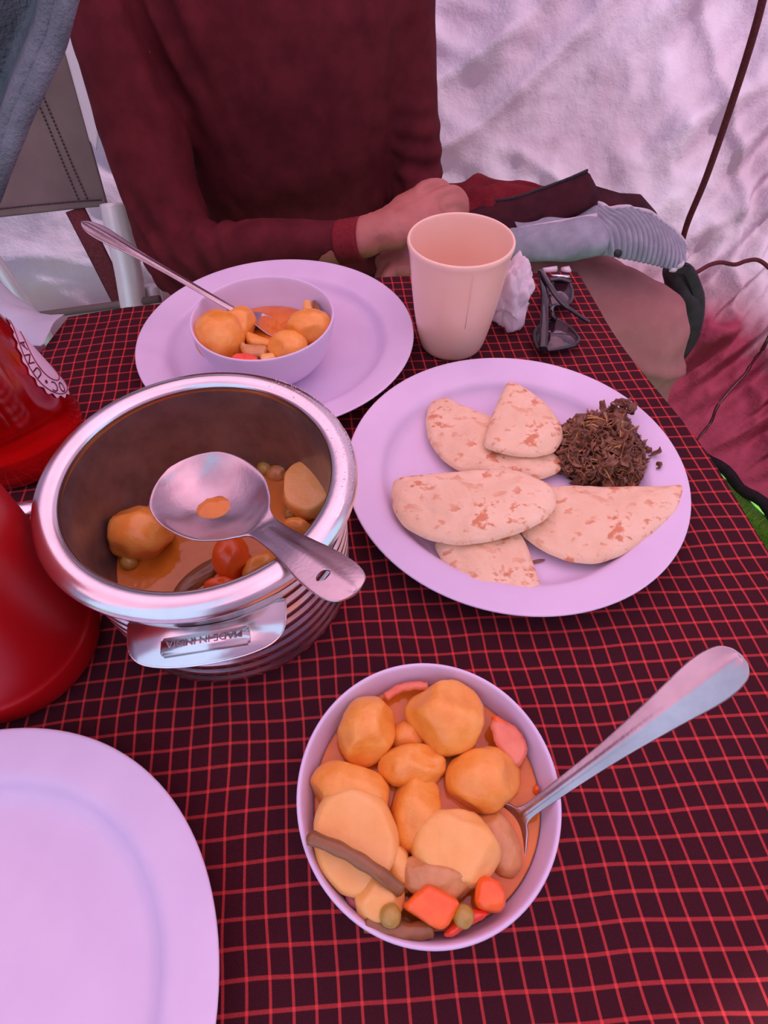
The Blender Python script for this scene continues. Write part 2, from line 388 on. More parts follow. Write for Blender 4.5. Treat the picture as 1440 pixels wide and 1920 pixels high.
base = crom([(-1.75, -.7, 0), (-1.6, .4, 0), (-1.15, 1.1, 0), (-.45, 1.38, 0), (.25, 1.36, 0), (.62, 1.17, 0), (.757, .98, 0), (.851, .80, 0), (.93, .58, 0), (.985, .38, 0)], 24)
def sabs(x, e=.07): return math.sqrt(x * x + e * e) - e * .4
def wall_pt(u, z):
    i = u * (len(base) - 1); k = min(int(i), len(base) - 2); p = base[k].lerp(base[k + 1], i - k)
    t = (base[min(k + 2, len(base) - 1)] - base[max(k - 1, 0)]).normalized(); nrm = Vector((-t.y, t.x, 0))  # outward
    if nrm.dot(p - Vector((0, .2, 0))) < 0: nrm = -nrm
    h = z - ZF
    s = u * 4.2
    # folds: slack diagonal creases, stronger low and to the right
    kx = p.x
    a1 = s * 5.5 - z * 5.0
    kr = max(0, min(1, (kx - .35) * 2.6)) * (1 if p.y > .3 else .5)
    w = .012 * math.sin(a1 * 2 + 2.5 * N3((s, z, 0), 1.3))
    w += .050 * kr * ((1 - sabs(math.sin(a1 * 1.9 + 2.2 * N3((s, z, 0), 1.6)), .12)) ** 2 - .3) + .014 * kr * math.sin(a1 * 9 + 3 * N3((s, z, 4), 3))
    rd = 1 - sabs(N3((s * 2.6 - z * 2.4, (s + z) * .7, 3), 2.0)) * 2
    w += .036 * max(rd, -.3) ** 3
    rd2 = 1 - sabs(N3((s * 3 + z * 2.6, (s - z) * .8, 9), 2.2)) * 2
    w += .026 * max(rd2, -.3) ** 3
    w += .05 * N3((s, z, 5), 1.6) + .014 * N3((s, z, 7), 8) + .008 * (1 - 2 * sabs(N3((s, z, 1), 13), .05))+ .003 * N3((s, z, 1), 36)
    if kx < -.2: w += .03 * math.sin((s * 3.2 + z * 7.5) * 1.6 + N3((s, z, 2), 2) * 2) * min(1, (-.2 - kx) * 2)
    w *= min(1, h * 4)
    return p - nrm * (.10 * h * h * .8 - w)
ZT = .95
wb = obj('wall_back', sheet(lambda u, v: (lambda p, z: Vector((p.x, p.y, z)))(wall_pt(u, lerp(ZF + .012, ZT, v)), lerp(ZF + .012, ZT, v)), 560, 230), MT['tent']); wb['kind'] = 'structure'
def wp(u, z, off=.006):
    p = wall_pt(u, z); c = Vector((0, .2, 0)); d = (Vector((c.x, c.y, 0)) - Vector((p.x, p.y, 0))).normalized()
    return Vector((p.x, p.y, z)) + d * off
# where the wall passes a pixel of the photograph
def wall_hit(px, py):
    best = None
    for iu in range(200, 560):
        u = iu / 560; p = wall_pt(u, -.3)
        q = None
        d = M @ np.array([px - 720, -(py - 960), -F])
        for z in (None,):
            t = None
        # march on height
        for k in range(3):
            zz = -.3 if q is None else q
            p = wall_pt(u, zz)
            # same azimuth test
            t = p.y / d[1] if d[1] else 0
            q = max(ZF, min(.9, d[2] * t + H))
        e = abs(d[0] * t - p.x)
        if best is None or e < best[0]: best = (e, u, q)
    return best[1], best[2]
hemv = [wp(u / 100, ZF + .015 + .006 * math.sin(u), .004) for u in range(0, 101)]
obj('hem', tube(hemv, [(.008, .016)] * len(hemv), 8), MT['hem'], wb)
(u0, z0), (u1, z1) = wall_hit(1308, 822), wall_hit(1436, 645)
sm_ = [wp(lerp(u0, u1, k / 40), lerp(z0, z1, k / 40), .003) for k in range(-2, 60)]
obj('seam', tube(sm_, [(.0035, .0025)] * len(sm_), 6), MT['seam'], wb)
V = []; Fc = []                        # stitches beside the seam
for k in range(4, 150):
    t = k / 120; p = wp(lerp(u0, u1, t), lerp(z0, z1, t) - .008, .005); q = wp(lerp(u0, u1, t + .003), lerp(z0, z1, t + .003) - .011, .005)
    m_ = tube([p, q], .0009, 4); b = len(V); V += [v.co.copy() for v in m_.vertices]; Fc += [tuple(i + b for i in f.vertices) for f in m_.polygons]
so = obj('stitch', mesh('st', V, Fc), MT['mesh_white'], wb); so['kind'] = 'stuff'
# sloping roof of red tent cloth, open towards the door behind the camera
def roof_pt(u, v):
    p = wall_pt(u, ZT); c = Vector((0, .05, 0)); k = v ** .8
    q = Vector((p.x, p.y, 0)).lerp(c, k); return Vector((q.x, q.y, ZT + .55 * v - .12 * math.sin(PI * v)))
rf = obj('ceiling', sheet(roof_pt, 120, 30), MT['roof']); rf['kind'] = 'structure'
fb = crom([(1.02, -.12, 0), (.88, -.55, 0), (.52, -.90, 0), (-.02, -1.05, 0)], 20)
def fw(u, z):
    i = u * (len(fb) - 1); k = min(int(i), len(fb) - 2); p = fb[k].lerp(fb[k + 1], i - k); h = z - ZF
    q = p * (1 - .06 * h * h); return Vector((q.x + .03 * N3((u * 4, z, 1), 2), q.y + .03 * N3((u * 4, z, 6), 2), z))
wf = obj('added_front_wall', sheet(lambda u, v: fw(u, lerp(ZF + .012, ZT, v)), 90, 50), MT['tent']); wf['kind'] = 'structure'  # unseen near wall, added to hold back frontal sky light
def added_roof(u, v):
    a = roof_pt(1, 0); pts = [Vector((a.x, a.y, ZT))] + [fw(k / 8, ZT) for k in range(9)]
    t = u * (len(pts) - 1); k = min(int(t), len(pts) - 2); p = pts[k].lerp(pts[k + 1], t - k); q = Vector((p.x, p.y, 0)).lerp(Vector((0, .05, 0)), v ** .8)
    return Vector((q.x, q.y, ZT + .55 * v - .10 * math.sin(PI * v)))
rf2 = obj('ceiling', sheet(added_roof, 80, 24), MT['roof']); rf2['kind'] = 'structure'  # unseen roof piece, added to keep open sky light off the table

# cords on the wall
cA = [atY(1437, -60, .86), atY(1425, 20, .87), atY(1380, 170, .90), atY(1325, 330, .93), atY(1290, 415, .95), atY(1276, 465, .96)]
cA = [atY(1452, -240, .85)] + cA
q = crom(cA, 10)
cord = thing('tent_cord', 'dark maroon cord running down the tent wall at the right', 'cord', cA[0])
child('cord', tube(q, .0048, 8), MT['cord'], cord)
q2 = crom([atY(1284, 508, .80), atY(1302, 512, .82), atY(1330, 497, .84), atY(1352, 492, .85), atY(1378, 496, .86), atY(1400, 489, .86), atY(1422, 488, .86), atY(1446, 506, .85), atY(1500, 560, .84)], 8)
lc = obj('loop_cord', tube(q2, .0032, 8), MT['cord']); tag(lc, 'thin dark cord curving sideways across the wall from the black pack', 'cord')

# ================================================================ TABLE
FX = [-.47, -.324, -.263, -.0095, .026, .212, .3]; FY = [.49, .529, .5485, .601, .605, .610, .612]
def edges(y): return (lerp(-.324, -.45, (.529 - y) / .83), .212 + (.61 - y) * .188 + .004 * math.sin(y * 23))
def cloth_pt(u, v):
    # u across, v from near (0) to far (1)
    y = -.30 + v * .905
    xl, xr = edges(y); x = lerp(xl, xr, u)
    yf = interp(x, FX, FY); y = -.30 + v * (yf + .30)
    xl, xr = edges(y); x = lerp(xl, xr, u)
    return x, y
def cloth_v(u, v):
    uu = min(max(u, 0), 1); vv = min(max(v, 0), 1); x, y = cloth_pt(uu, vv)
    z = -.001 + .0006 * N3((x, y, 0), 12)
    eu = (u - uu) * .76; ev = (v - vv) * .905
    z -= abs(eu) * .85 + abs(ev) * .85
    e = .45 * (eu if abs(eu) > 0 else 0); x += e; y += .45 * ev
    wav = .004 * math.sin(y * 60 + 2 * N3((x, y, 1), 8)) * min(1, abs(eu) * 60)
    return Vector((x + wav, y, z))
tc = thing('tablecloth', 'dark maroon tablecloth with bright red check lines over the table', 'tablecloth', (0, .15, 0))
cm = sheet(lambda u, v: cloth_v(-.05 + u * 1.10, -.02 + v * 1.035), 220, 260)
co_ = child('cloth', cm, MT['cloth'], tc)
# pattern follows world coordinates: shift back with texture object origin
tc_n = MT['cloth'].node_tree.nodes
for n_ in tc_n:
    if n_.type == 'MAPPING': n_.inputs['Location'].default_value = (0, .15, 0)
V = []; Fc = []
def hair(p, q, w=.0003):
    b = len(V); s = Vector((w, w * .6, w)); V.extend([p - s, p + s, q]); Fc.append((b, b + 1, b + 2))
for k in range(5200):
    v = random.uniform(.28, 1.0); p = cloth_v(1.0495, v); hair(p, p + Vector((random.uniform(0, .0035), random.gauss(0, .0015), random.uniform(-.0025, .0012))))
fr = child('frayed_edge', mesh('fr', V, Fc), MT['cloth_edge'], tc); fr['kind'] = 'stuff'
sel = [cloth_v(1.050, v / 100) for v in range(0, 101)]
child('selvedge', tube(sel, .0010, 5), MT['cloth_edge'], tc)

tb = thing('camp_table', 'low camp table hidden under the checked cloth', 'table', (0, .15, ZF))
out = [cloth_pt(.006, 0), cloth_pt(.994, 0)] + [cloth_pt(.994, k / 8) for k in range(1, 8)] + [cloth_pt(1 - .012 - k * .976 / 8, .995) for k in range(0, 9)] + [cloth_pt(.006, k / 8) for k in range(7, 0, -1)]
child('tabletop', slab(out, -.022, -.0035, .002), MT['tabletop'], tb)
for x, y in ((-.38, -.24), (.34, -.24), (-.29, .44), (.17, .52)):
    child('leg', tube([(x, y, -.02), (x * 1.02, y, ZF + .005)], .012, 12), MT['alu'], tb)
V = None  # pale corner of the tabletop showing at the far right
for a in (((1017, 501), (1045, 497), (1046, 503), (1022, 505)), ((1052, 500), (1068, 497), (1072, 506), (1062, 506))):
    child('table_corner', slab([(p.x, p.y) for p in (at(x, y, .002) for x, y in a)], -.004, .0015, .0005), MT['tabletop'], tb)

# ================================================================ CROCKERY
ZR = .022
def plate_mesh(c, R=.1285):
    k = R / .1285
    pr = [(0.0001, .0035), (.050, .0035), (.078, .0036), (.092, .005), (.098, .009), (.1015, .0145), (.105, .0172), (.115, .0195), (.1255, .0218), (.1280, .0222), (.1290, .0212), (.1278, .0196), (.118, .0172), (.107, .0145), (.102, .008), (.096, .0025), (.088, .0008), (.078, 0.0002), (.072, .0012), (.0001, .0012)]
    pr = smooth_prof(pr, 2)
    return lathe([(r * k, z) for r, z in pr], c, 128)
P1 = Vector((-.0994, .4712)); P2 = Vector((.1002, .3030)); P3 = Vector((-.2036, -.021))
for c, lab in ((P1, 'lilac melamine plate under the small stew bowl at the far side'), (P2, 'lilac melamine plate holding the bread halves and cooked greens'), (P3, 'empty lilac melamine plate at the bottom left corner')):
    o = thing('dinner_plate', lab, 'plate', (c.x, c.y, 0)); child('plate', plate_mesh(c), MT['melamine'], o)
HB = .055
def bowl_mesh(c, z0, R=.0625):
    k = R / .0625
    pr = [(.0001, .006), (.020, .006), (.030, .0075), (.042, .0135), (.051, .024), (.0565, .038), (.0600, .0535), (.0612, .0552), (.0625, .0548), (.0628, .0530), (.0605, .040), (.0555, .024), (.046, .011), (.035, .0035), (.031, 0), (.028, 0), (.027, .002), (.0001, .002)]
    pr = smooth_prof(pr, 2); return lathe([(r * k, z + z0) for r, z in pr], c, 112)
B1 = Vector((-.1033, .4450)); B2 = Vector((.0200, .0672)); ZB1 = .0038
o = thing('stew_bowl', 'lilac stew bowl standing on the far plate with a spoon inside', 'bowl', (B1.x, B1.y, ZB1)); child('bowl', bowl_mesh(B1, ZB1, .0618), MT['melamine'], o)
o = thing('stew_bowl', 'lilac bowl full of vegetable stew at the front of the table', 'bowl', (B2.x, B2.y, 0)); child('bowl', bowl_mesh(B2, 0, .0628), MT['melamine'], o)

MG = Vector((.0669, .4835))
pr = [(.0001, .004), (.024, .0045), (.029, .009), (.0335, .03), (.0385, .062), (.0418, .095), (.0428, .104), (.0440, .1052), (.0455, .1042), (.0456, .101), (.0442, .097), (.0425, .085), (.0405, .062), (.0362, .030), (.0318, .007), (.0295, .0008), (.026, 0), (.0001, .0005)]
o = thing('plastic_mug', 'tall pale peach plastic mug without a visible handle beside the far plate', 'mug', (MG.x, MG.y, 0))
child('mug_body', lathe(smooth_prof(pr, 2), MG, 96), MT['mug'], o)
child('mould_line', tube([(MG.x + .0012 + r_ * .13, MG.y - r_ * .99, z) for r_, z in ((.0441, .096), (.0425, .08), (.0403, .06), (.038, .042))], .00025, 6), MT['mug'], o)

# ================================================================ POT
PC = Vector((-.101, .212)); ZP = .12
pot = thing('steel_casserole', 'round stainless steel casserole with stew inside beside the red flask', 'pot', (PC.x, PC.y, 0))
body = [(.0001, .001), (.056, .001), (.066, .004), (.073, .012)]
z = .016
while z < .098:
    body += [(.0755 + .028 * (z - .016), z), (.0772 + .028 * (z - .016), z + .0012), (.0772 + .028 * (z - .016), z + .0062), (.0755 + .028 * (z - .016), z + .0074)]; z += .0105
body += [(.078, .106), (.079, .110)]
child('body', lathe(body, PC, 128), MT['steel'], pot)
rim = smooth_prof([(.0775, .1085), (.0840, .1090), (.0868, .1118), (.0868, .1150), (.0845, .1188), (.0800, .1205), (.0755, .1200), (.0725, .1182), (.0718, .1150), (.0722, .1110), (.0775, .1085)], 2)
child('rim', lathe(rim, PC, 144), MT['steel'], pot)
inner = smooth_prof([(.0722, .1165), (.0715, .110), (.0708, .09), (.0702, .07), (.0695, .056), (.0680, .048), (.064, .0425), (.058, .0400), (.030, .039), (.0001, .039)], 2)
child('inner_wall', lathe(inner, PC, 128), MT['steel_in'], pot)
# front handle tab
ang = math.radians(-80.5); dr = Vector((math.cos(ang), math.sin(ang))); dt = Vector((-dr.y, dr.x))
def tabp(t, r, z): p = PC + dr * r + dt * t; return Vector((p.x, p.y, z))
ol = [(-.0395, .070), (-.0385, .084), (-.034, .092), (-.025, .0965), (-.010, .0990), (.010, .0990), (.025, .0965), (.034, .092), (.0385, .084), (.0395, .070)]
ol = [(p.x, p.y) for p in crom([Vector((a, b, 0)) for a, b in ol], 4)]
child('handle', slab([(tabp(t, r, 0).x, tabp(t, r, 0).y) for t, r in ol], .0915, .0935, .0007), MT['steel'], pot)
bar = [tabp(a, b, 0) for a, b in ((-.021, .0845), (.021, .0845), (.021, .0935), (-.021, .0935))]
hb = child('handle_grip', slab([(p.x, p.y) for p in bar], .0930, .0985, .0012), MT['steel'], pot)
tm = text_mesh('MADE IN INDIA', .0052, .00025)
R_ = Matrix(((-dt.x, dr.x, 0), (-dt.y, dr.y, 0), (0, 0, 1))).to_4x4()
R_ = Matrix.Translation(tabp(0, .0888, .0987)) @ Matrix(((-dt.x, dr.x * 1, 0, 0), (-dt.y, dr.y * 1, 0, 0), (0, 0, 1, 0), (0, 0, 0, 1)))
tm.transform(R_)
if R_.to_3x3().determinant() < 0: tm.flip_normals()
loc = Vector(pot.location); tm.transform(Matrix.Translation(-loc) ); eo = obj('embossed_text', tm, MT['steel_dull'], hb); eo.matrix_parent_inverse = Matrix()
# dried splashes on the rim
for px, py, s in ((148, 812, .0035), (82, 905, .002), (75, 935, .0016), (510, 724, .0022), (551, 729, .0016)):
    p = at(px, py, .1195); child('dried_splash', chunk((p.x, p.y, .1188), (s, s * .7, .0006), .3, int(px), 3, .85, sub=2), MT['stain'], pot)
V = []; Fc = []                        # condensation beads on the right of the rim
for k in range(420):
    a = random.uniform(-.25, 1.15); r = random.uniform(.0755, .0858); zz = interp(r, [.075, .080, .0845, .0866], [.1198, .1203, .1186, .116])
    p = Vector((PC.x + r * math.cos(a), PC.y + r * math.sin(a), zz)); s = random.uniform(.0002, .0006)
    b = len(V)
    for dx, dy, dz in ((1, 0, 0), (0, 1, 0), (-1, 0, 0), (0, -1, 0), (0, 0, .8), (0, 0, -1)): V.append(p + Vector((dx, dy, dz)) * s)
    for i in range(4): Fc += [(b + i, b + (i + 1) % 4, b + 4), (b + (i + 1) % 4, b + i, b + 5)]
cb = child('condensation', mesh('c', V, Fc), MT['steel'], pot); cb['kind'] = 'stuff'
ZS = .0475
bp = lathe(smooth_prof([(.0001, .0402), (.055, .0402), (.0665, .0465), (.0674, ZS), (.066, ZS - .0004), (.0001, ZS - .0004)], 1), PC, 96)
o = obj('broth', bp, MT['broth_pot']); o['kind'] = 'stuff'; tag(o, 'orange brown broth pooled in the bottom of the steel casserole', 'broth')

# utensils -------------------------------------------------------
def spoon(st, th=.0011, nu=14):
    """st: (centre, halfwidth, lateral unit vector, sag) stations from bowl tip to handle end"""
    C_ = crom([s[0] for s in st], 8); n = len(st)
    K = []
    for i in range(n - 1):
        for k in range(8): K.append(i + k / 8)
    K.append(n - 1)
    def at_(j):
        i = min(int(j), n - 2); t = j - i
        def g(a, b, c_, d, t): return .5 * ((2 * b) + (c_ - a) * t + (2 * a - 5 * b + 4 * c_ - d) * t * t + (3 * b - a - 3 * c_ + d) * t ** 3)
        ii = [max(i - 1, 0), i, i + 1, min(i + 2, n - 1)]
        w = g(*[st[x][1] for x in ii], t); s = g(*[st[x][3] for x in ii], t)
        return max(w, .0004), s, st[i][2].lerp(st[i + 1][2], t).normalized()
    rows = []
    for p, j in zip(C_, K):
        w, s, lat = at_(j); rows.append((p, w, s, lat))
    V = []; Fc = []
    for i, (p, w, s, lat) in enumerate(rows):
        t = (rows[min(i + 1, len(rows) - 1)][0] - rows[max(i - 1, 0)][0]).normalized(); nn = lat.cross(t).normalized()
        if nn.z < 0: nn = -nn
        for k in range(nu + 1):
            a = -1 + 2 * k / nu; V.append(p + lat * w * a - nn * s * (1 - a * a) + nn * (.0007 * math.exp(-(a / .22) ** 2) if s < 0 else 0))
    for i in range(len(rows) - 1):
        for k in range(nu): b = i * (nu + 1) + k; Fc.append((b, b + 1, b + nu + 2, b + nu + 1))
    me = mesh('sp', V, Fc)
    return apply_mods(me, [('SOLIDIFY', dict(thickness=th, offset=0)), ('SUBSURF', dict(levels=1, render_levels=1))])
def lat_of(a, b): d = (b - a).normalized(); return d.cross(Vector((0, 0, 1))).normalized()

# spoon in the front bowl
n0 = at(985, 1525, .043); rc = at(1045, 1476, .0585); te = at(1391, 1228, .118)
ax = (te - n0); ax.z = 0; ax.normalize(); lat = Vector((ax.y, -ax.x, 0))
bc = at(893, 1590, .034)
d0 = (n0 - bc); d0.z = 0; d0.normalize(); lb = Vector((d0.y, -d0.x, 0))
tip = bc - d0 * .031
st = [(tip + Vector((0, 0, .000)), .001, lb, 0), (tip.lerp(bc, .12), .0095, lb, .002), (tip.lerp(bc, .4), .0165, lb, .0055), (bc, .0205, lb, .0082), (bc.lerp(n0, .5), .0175, lb, .0062), (bc.lerp(n0, .83), .0085, lb, .0022),
      (n0 + Vector((0, 0, .001)), .0036, lat, -.0003), (n0.lerp(te, .16) + Vector((0, 0, .001)), .0036, lat, -.0005), (n0.lerp(te, .42), .0052, lat, -.0007), (n0.lerp(te, .66), .0080, lat, -.0009), (n0.lerp(te, .85), .0106, lat, -.0009), (n0.lerp(te, .95), .0092, lat, -.0006), (n0.lerp(te, .99), .0050, lat, 0), (te, .0006, lat, 0)]
o = thing('table_spoon', 'steel table spoon standing in the front bowl with its handle over the cloth', 'spoon', tuple(bc)); child('spoon', spoon(st), MT['steel_dull'], o)

# spoon in the far bowl
n1 = at(430, 576, .058); tt = at(153, 416, .104); b1 = at(497, 606, .032 + ZB1)
ax = (tt - n1); ax.z = 0; ax.normalize(); lat = Vector((ax.y, -ax.x, 0))
d0 = (n1 - b1); d0.z = 0; d0.normalize(); lb = Vector((d0.y, -d0.x, 0)); tp = at(545, 626, .028 + ZB1)
st = [(tp, .001, lb, 0), (tp.lerp(b1, .2), .010, lb, .002), (tp.lerp(b1, .6), .0165, lb, .005), (b1, .0175, lb, .006), (b1.lerp(n1, .35), .010, lb, .003), (b1.lerp(n1, .6), .0042, lb, 0),
      (n1, .0034, lat, -.0004), (n1.lerp(tt, .3), .0036, lat, -.0005), (n1.lerp(tt, .6), .0050, lat, -.0006), (n1.lerp(tt, .85), .0088, lat, -.0008), (n1.lerp(tt, .96), .0062, lat, -.0004), (tt, .0006, lat, 0)]
o = thing('table_spoon', 'thin steel spoon leaning in the far bowl with handle pointing up left', 'spoon', tuple(b1)); child('spoon', spoon(st), MT['steel_dull'], o)

# ladle across the pot
lc0 = at(384, 921, .112); ln = at(495, 990, .114); lr = at(560, 1035, .1245); le = at(668, 1112, .134)
ax = (le - ln); ax.z = 0; ax.normalize(); lat = Vector((ax.y, -ax.x, 0))
d0 = (ln - lc0); d0.z = 0; d0.normalize(); lb = Vector((d0.y, -d0.x, 0)); tp = lc0 - d0 * .0285 + Vector((0, 0, .000))
st = [(tp, .001, lb, 0), (tp.lerp(lc0, .06), .0095, lb, .001), (tp.lerp(lc0, .22), .0185, lb, .005), (tp.lerp(lc0, .5), .0262, lb, .0098), (lc0, .0295, lb, .0125), (lc0.lerp(ln, .40), .0270, lb, .0100), (lc0.lerp(ln, .68), .0195, lb, .0055),
      (lc0.lerp(ln, .86), .0115, lb, .0018), (ln, .0082, lat, .0002), (ln.lerp(lr, .5), .0082, lat, -.0008), (lr, .0098, lat, -.0012), (lr.lerp(le, .35), .0118, lat, -.0014), (lr.lerp(le, .7), .0120, lat, -.0012), (lr.lerp(le, .9), .0095, lat, -.0006), (lr.lerp(le, .975), .0050, lat, 0), (le, .0006, lat, 0)]
lad = thing('serving_ladle', 'broad shallow steel serving spoon lying across the casserole rim', 'ladle', tuple(lr))
lm = spoon(st, .0013)
# punched oval hole near the handle end
hp = at(606, 1081, .1305); o_ = bpy.data.objects.new('cutter', lathe([(.0001, -.02), (.0028, -.02), (.0028, .02), (.0001, .02)], (0, 0), 24)); C.objects.link(o_)
o_.location = hp; o_.scale = (1.25, .9, 1); o_.rotation_euler.z = math.atan2(ax.y, ax.x) + PI / 2.2
bpy.context.view_layer.update()
lm = apply_mods(lm, [('BOOLEAN', dict(operation='DIFFERENCE', object=o_, solver='EXACT'))]); bpy.data.objects.remove(o_)
child('ladle', lm, MT['steel_dull'], lad)
p = lc0 + Vector((.004, -.004, 0)); child('broth_puddle', chunk((p.x, p.y, lc0.z - .0108), (.0105, .0090, .0016), 0, 3, 0, 1, sub=3, nz=.12), MT['broth_pot'], lad)

# flat pale handle between the red jug and pot
h0, h1 = at(-60, 968, .060), at(75, 950, .060)
hn = obj('utensil_handle', tube([h0, h0.lerp(h1, .5), h1], [(.0055, .0018)] * 3, 12), MT['steel']); tag(hn, 'flat steel handle poking out between the red jug and the casserole', 'utensil')

# ================================================================ RED JUG AND BOTTLE
J = Vector((-.236, .165)); jug = thing('red_jug', 'matte red plastic jug standing left of the casserole', 'jug', (J.x, J.y, 0))
pr = smooth_prof([(.0001, .001), (.044, .001), (.0500, .004), (.0525, .012), (.0528, .026), (.0515, .0285), (.0510, .033), (.0512, .10), (.0505, .150), (.045, .168), (.032, .178), (.026, .184), (.026, .190), (.0001, .190)], 2)
child('jug_body', lathe(pr, J, 96), MT['red_matte'], jug)
child('jug_lid', lathe(smooth_prof([(.0001, .188), (.029, .188), (.030, .192), (.030, .204), (.027, .207), (.0001, .207)], 1), J, 64), MT['red_matte'], jug)
K = Vector((-.300, .347)); bt = thing('red_bottle', 'glossy red translucent bottle with a printed label behind the red jug', 'bottle', (K.x, K.y, 0))
def br(z): return interp(z, [0, .004, .02, .04, .06, .08, .10, .12, .14, .16], [.044, .050, .053, .051, .0475, .0435, .0390, .0345, .0295, .0255])
pr = [(.0001, .001)] + [(br(k * .004), .001 + k * .004) for k in range(41)] + [(.0001, .162)]
child('bottle_body', lathe(pr, K, 96), MT['red_gloss'], bt)
child('bottle_cap', lathe(smooth_prof([(.0001, .160), (.024, .160), (.025, .164), (.024, .190), (.021, .194), (.0001, .194)], 1), K, 48), MT['red_matte'], bt)
def bs(a, z, off=.0006): r = br(z) + off; return Vector((K.x + r * math.cos(a), K.y + r * math.sin(a), z))
BA, BZ, BR = .60, .074, .033         # round badge turned to the right
def bd(r, th, off=.0013): return bs(BA + r * BR * math.cos(th) / .046, BZ + r * BR * math.sin(th), off)
lbm = sheet(lambda u, v: bd((1 + .035 * math.sin(u * 2 * PI * 22)) * max(v, .01), u * 2 * PI), 132, 14)
lab = child('label', lbm, MT['label'], bt)
for rr_ in (.93, .62): child('label_ring', tube([bd(rr_, k / 60 * 2 * PI, .0016) for k in range(61)], .0004, 5), MT['ink'], bt)
for ch, th in (('A', 2.20), ('N', 2.62), ('U', 3.02), ('\u2022', 3.38), ('C', 3.74), ('O', 4.14)):
    t_ = text_mesh(ch, .011, .0002)
    for v in t_.vertices:
        x, y = v.co.x, v.co.y; c_ = Vector((math.cos(th), math.sin(th))); tg = Vector((-c_.y, c_.x)) * -1
        q = c_ * (.775 * BR + y) + tg * x
        v.co = bs(BA + q.x / .046, BZ + q.y, .0017) - Vector(bt.location)
    obj('letter', t_, MT['ink'], bt)

# ================================================================ STEW IN THE FRONT BOWL
ZL = .0395
bo = lathe(smooth_prof([(.0001, .0085), (.028, .0085), (.040, .0150), (.0495, .026), (.0556, ZL - .001), (.0561, ZL + .0004), (.054, ZL), (.0001, ZL)], 1), B2, 96)
o = obj('broth', bo, MT['broth']); o['kind'] = 'stuff'; tag(o, 'orange stew broth filling the front bowl', 'broth')
S2 = .000266
def food(name, label, cat, px, py, z, w, h, d, rz, seed, m, k=S2, **kw):
    c = at(px, py, z); me = chunk((0, 0, 0), (w * k / 2 * 1.06, h * k / 2 * 1.06, d * 1.08), rz, seed, **kw)
    o = obj(name, me, MT[m]); o.location = c; return tag(o, label, cat)
food('potato_chunk', 'large faceted orange potato at the top of the front bowl', 'potato', 834, 1343, .0475, 158, 140, .015, -.25, 11, 'potato', cuts=9, depth=.74)
food('potato_chunk', 'smooth orange potato at the upper left rim of the front bowl', 'potato', 687, 1370, .0460, 108, 128, .014, -.3, 12, 'potato', cuts=6)
food('potato_chunk', 'small potato bit half sunk below the top potatoes of the front bowl', 'potato', 765, 1382, .0385, 78, 60, .008, 0, 13, 'potato', cuts=7)
food('potato_chunk', 'narrow ragged orange potato in the centre of the front bowl', 'potato', 773, 1437, .0445, 122, 74, .011, .05, 14, 'potato', cuts=6, nz=.10)
food('potato_chunk', 'yellow potato just above the sunken spoon in the front bowl', 'potato', 906, 1462, .0430, 138, 112, .014, .1, 15, 'potato', cuts=8)
food('potato_chunk', 'wide orange potato wedge at the left rim of the front bowl', 'potato', 657, 1482, .0445, 148, 104, .013, -.3, 16, 'potato', cuts=6)
food('potato_chunk', 'triangular potato wedge left of the spoon in the front bowl', 'potato', 782, 1524, .0440, 104, 130, .013, -.15, 17, 'potato', cuts=9, depth=.7)
food('potato_slab', 'large pale oval potato under the bean in the front bowl', 'potato', 668, 1572, .0500, 138, 176, .012, .35, 18, 'potato_pale', cuts=6, flat_top=(-.1, -.1, 1, .55), depth=.82)
food('potato_chunk', 'pale rough potato lying in the bowl of the front spoon', 'potato', 853, 1585, .0485, 150, 122, .013, -.15, 19, 'potato_pale', cuts=8, flat_top=(0, -.1, 1, .6), nz=.07)
food('onion_petal', 'pink onion petal below the potato in the front spoon', 'onion', 820, 1646, .0495, 128, 66, .007, -.15, 20, 'meat', cuts=5, nz=.12)
food('onion_petal', 'pale onion sliver between spoon and pale potato of the front bowl', 'onion', 935, 1578, .0410, 66, 108, .006, .35, 21, 'meat', cuts=4)
food('potato_chunk', 'brown potato piece beside the purple onion in the front bowl', 'potato', 712, 1682, .0500, 80, 74, .009, .2, 22, 'potato_pale', cuts=8)
food('potato_chunk', 'pale sliver of potato between oval potato and spoon of the front bowl', 'potato', 746, 1624, .0465, 44, 86, .008, .2, 23, 'potato_pale', cuts=7)
def prism(name, label, cat, pts, zt, th, m, tilt=0, bev=.0018, nz=.0004, seed=1):
    P = [at(x, y, zt) for x, y in pts]; c = sum(P, Vector()) / len(P)
    me = slab([(p.x - c.x, p.y - c.y) for p in P], -th, 0, bev, nz=nz, seed=seed)
    o = obj(name, me, MT[m]); o.location = (c.x, c.y, zt); o.rotation_euler = (tilt, tilt * .5, 0); return tag(o, label, cat)
prism('carrot_chunk', 'bright orange carrot block at the bottom of the front bowl', 'carrot', [(752, 1702), (802, 1656), (869, 1691), (838, 1746), (826, 1748)], .0585, .011, 'carrot', .10)
prism('carrot_chunk', 'smaller orange carrot block at the lower right rim of the front bowl', 'carrot', [(888, 1698), (896, 1640), (926, 1640), (950, 1664), (952, 1705), (920, 1707)], .0565, .011, 'carrot', -.08, seed=2)
prism('tomato_piece', 'red strip of tomato under the carrot at the front bowl edge', 'tomato', [(826, 1758), (878, 1702), (926, 1708), (916, 1722), (870, 1745), (845, 1763)], .0530, .006, 'tomato', .1, seed=3)
prism('onion_piece', 'pinkish red onion piece at the upper right rim of the front bowl', 'onion', [(915, 1352), (940, 1348), (975, 1365), (996, 1395), (992, 1422), (972, 1444), (930, 1400)], .0500, .0045, 'onion_red', .2, seed=4)
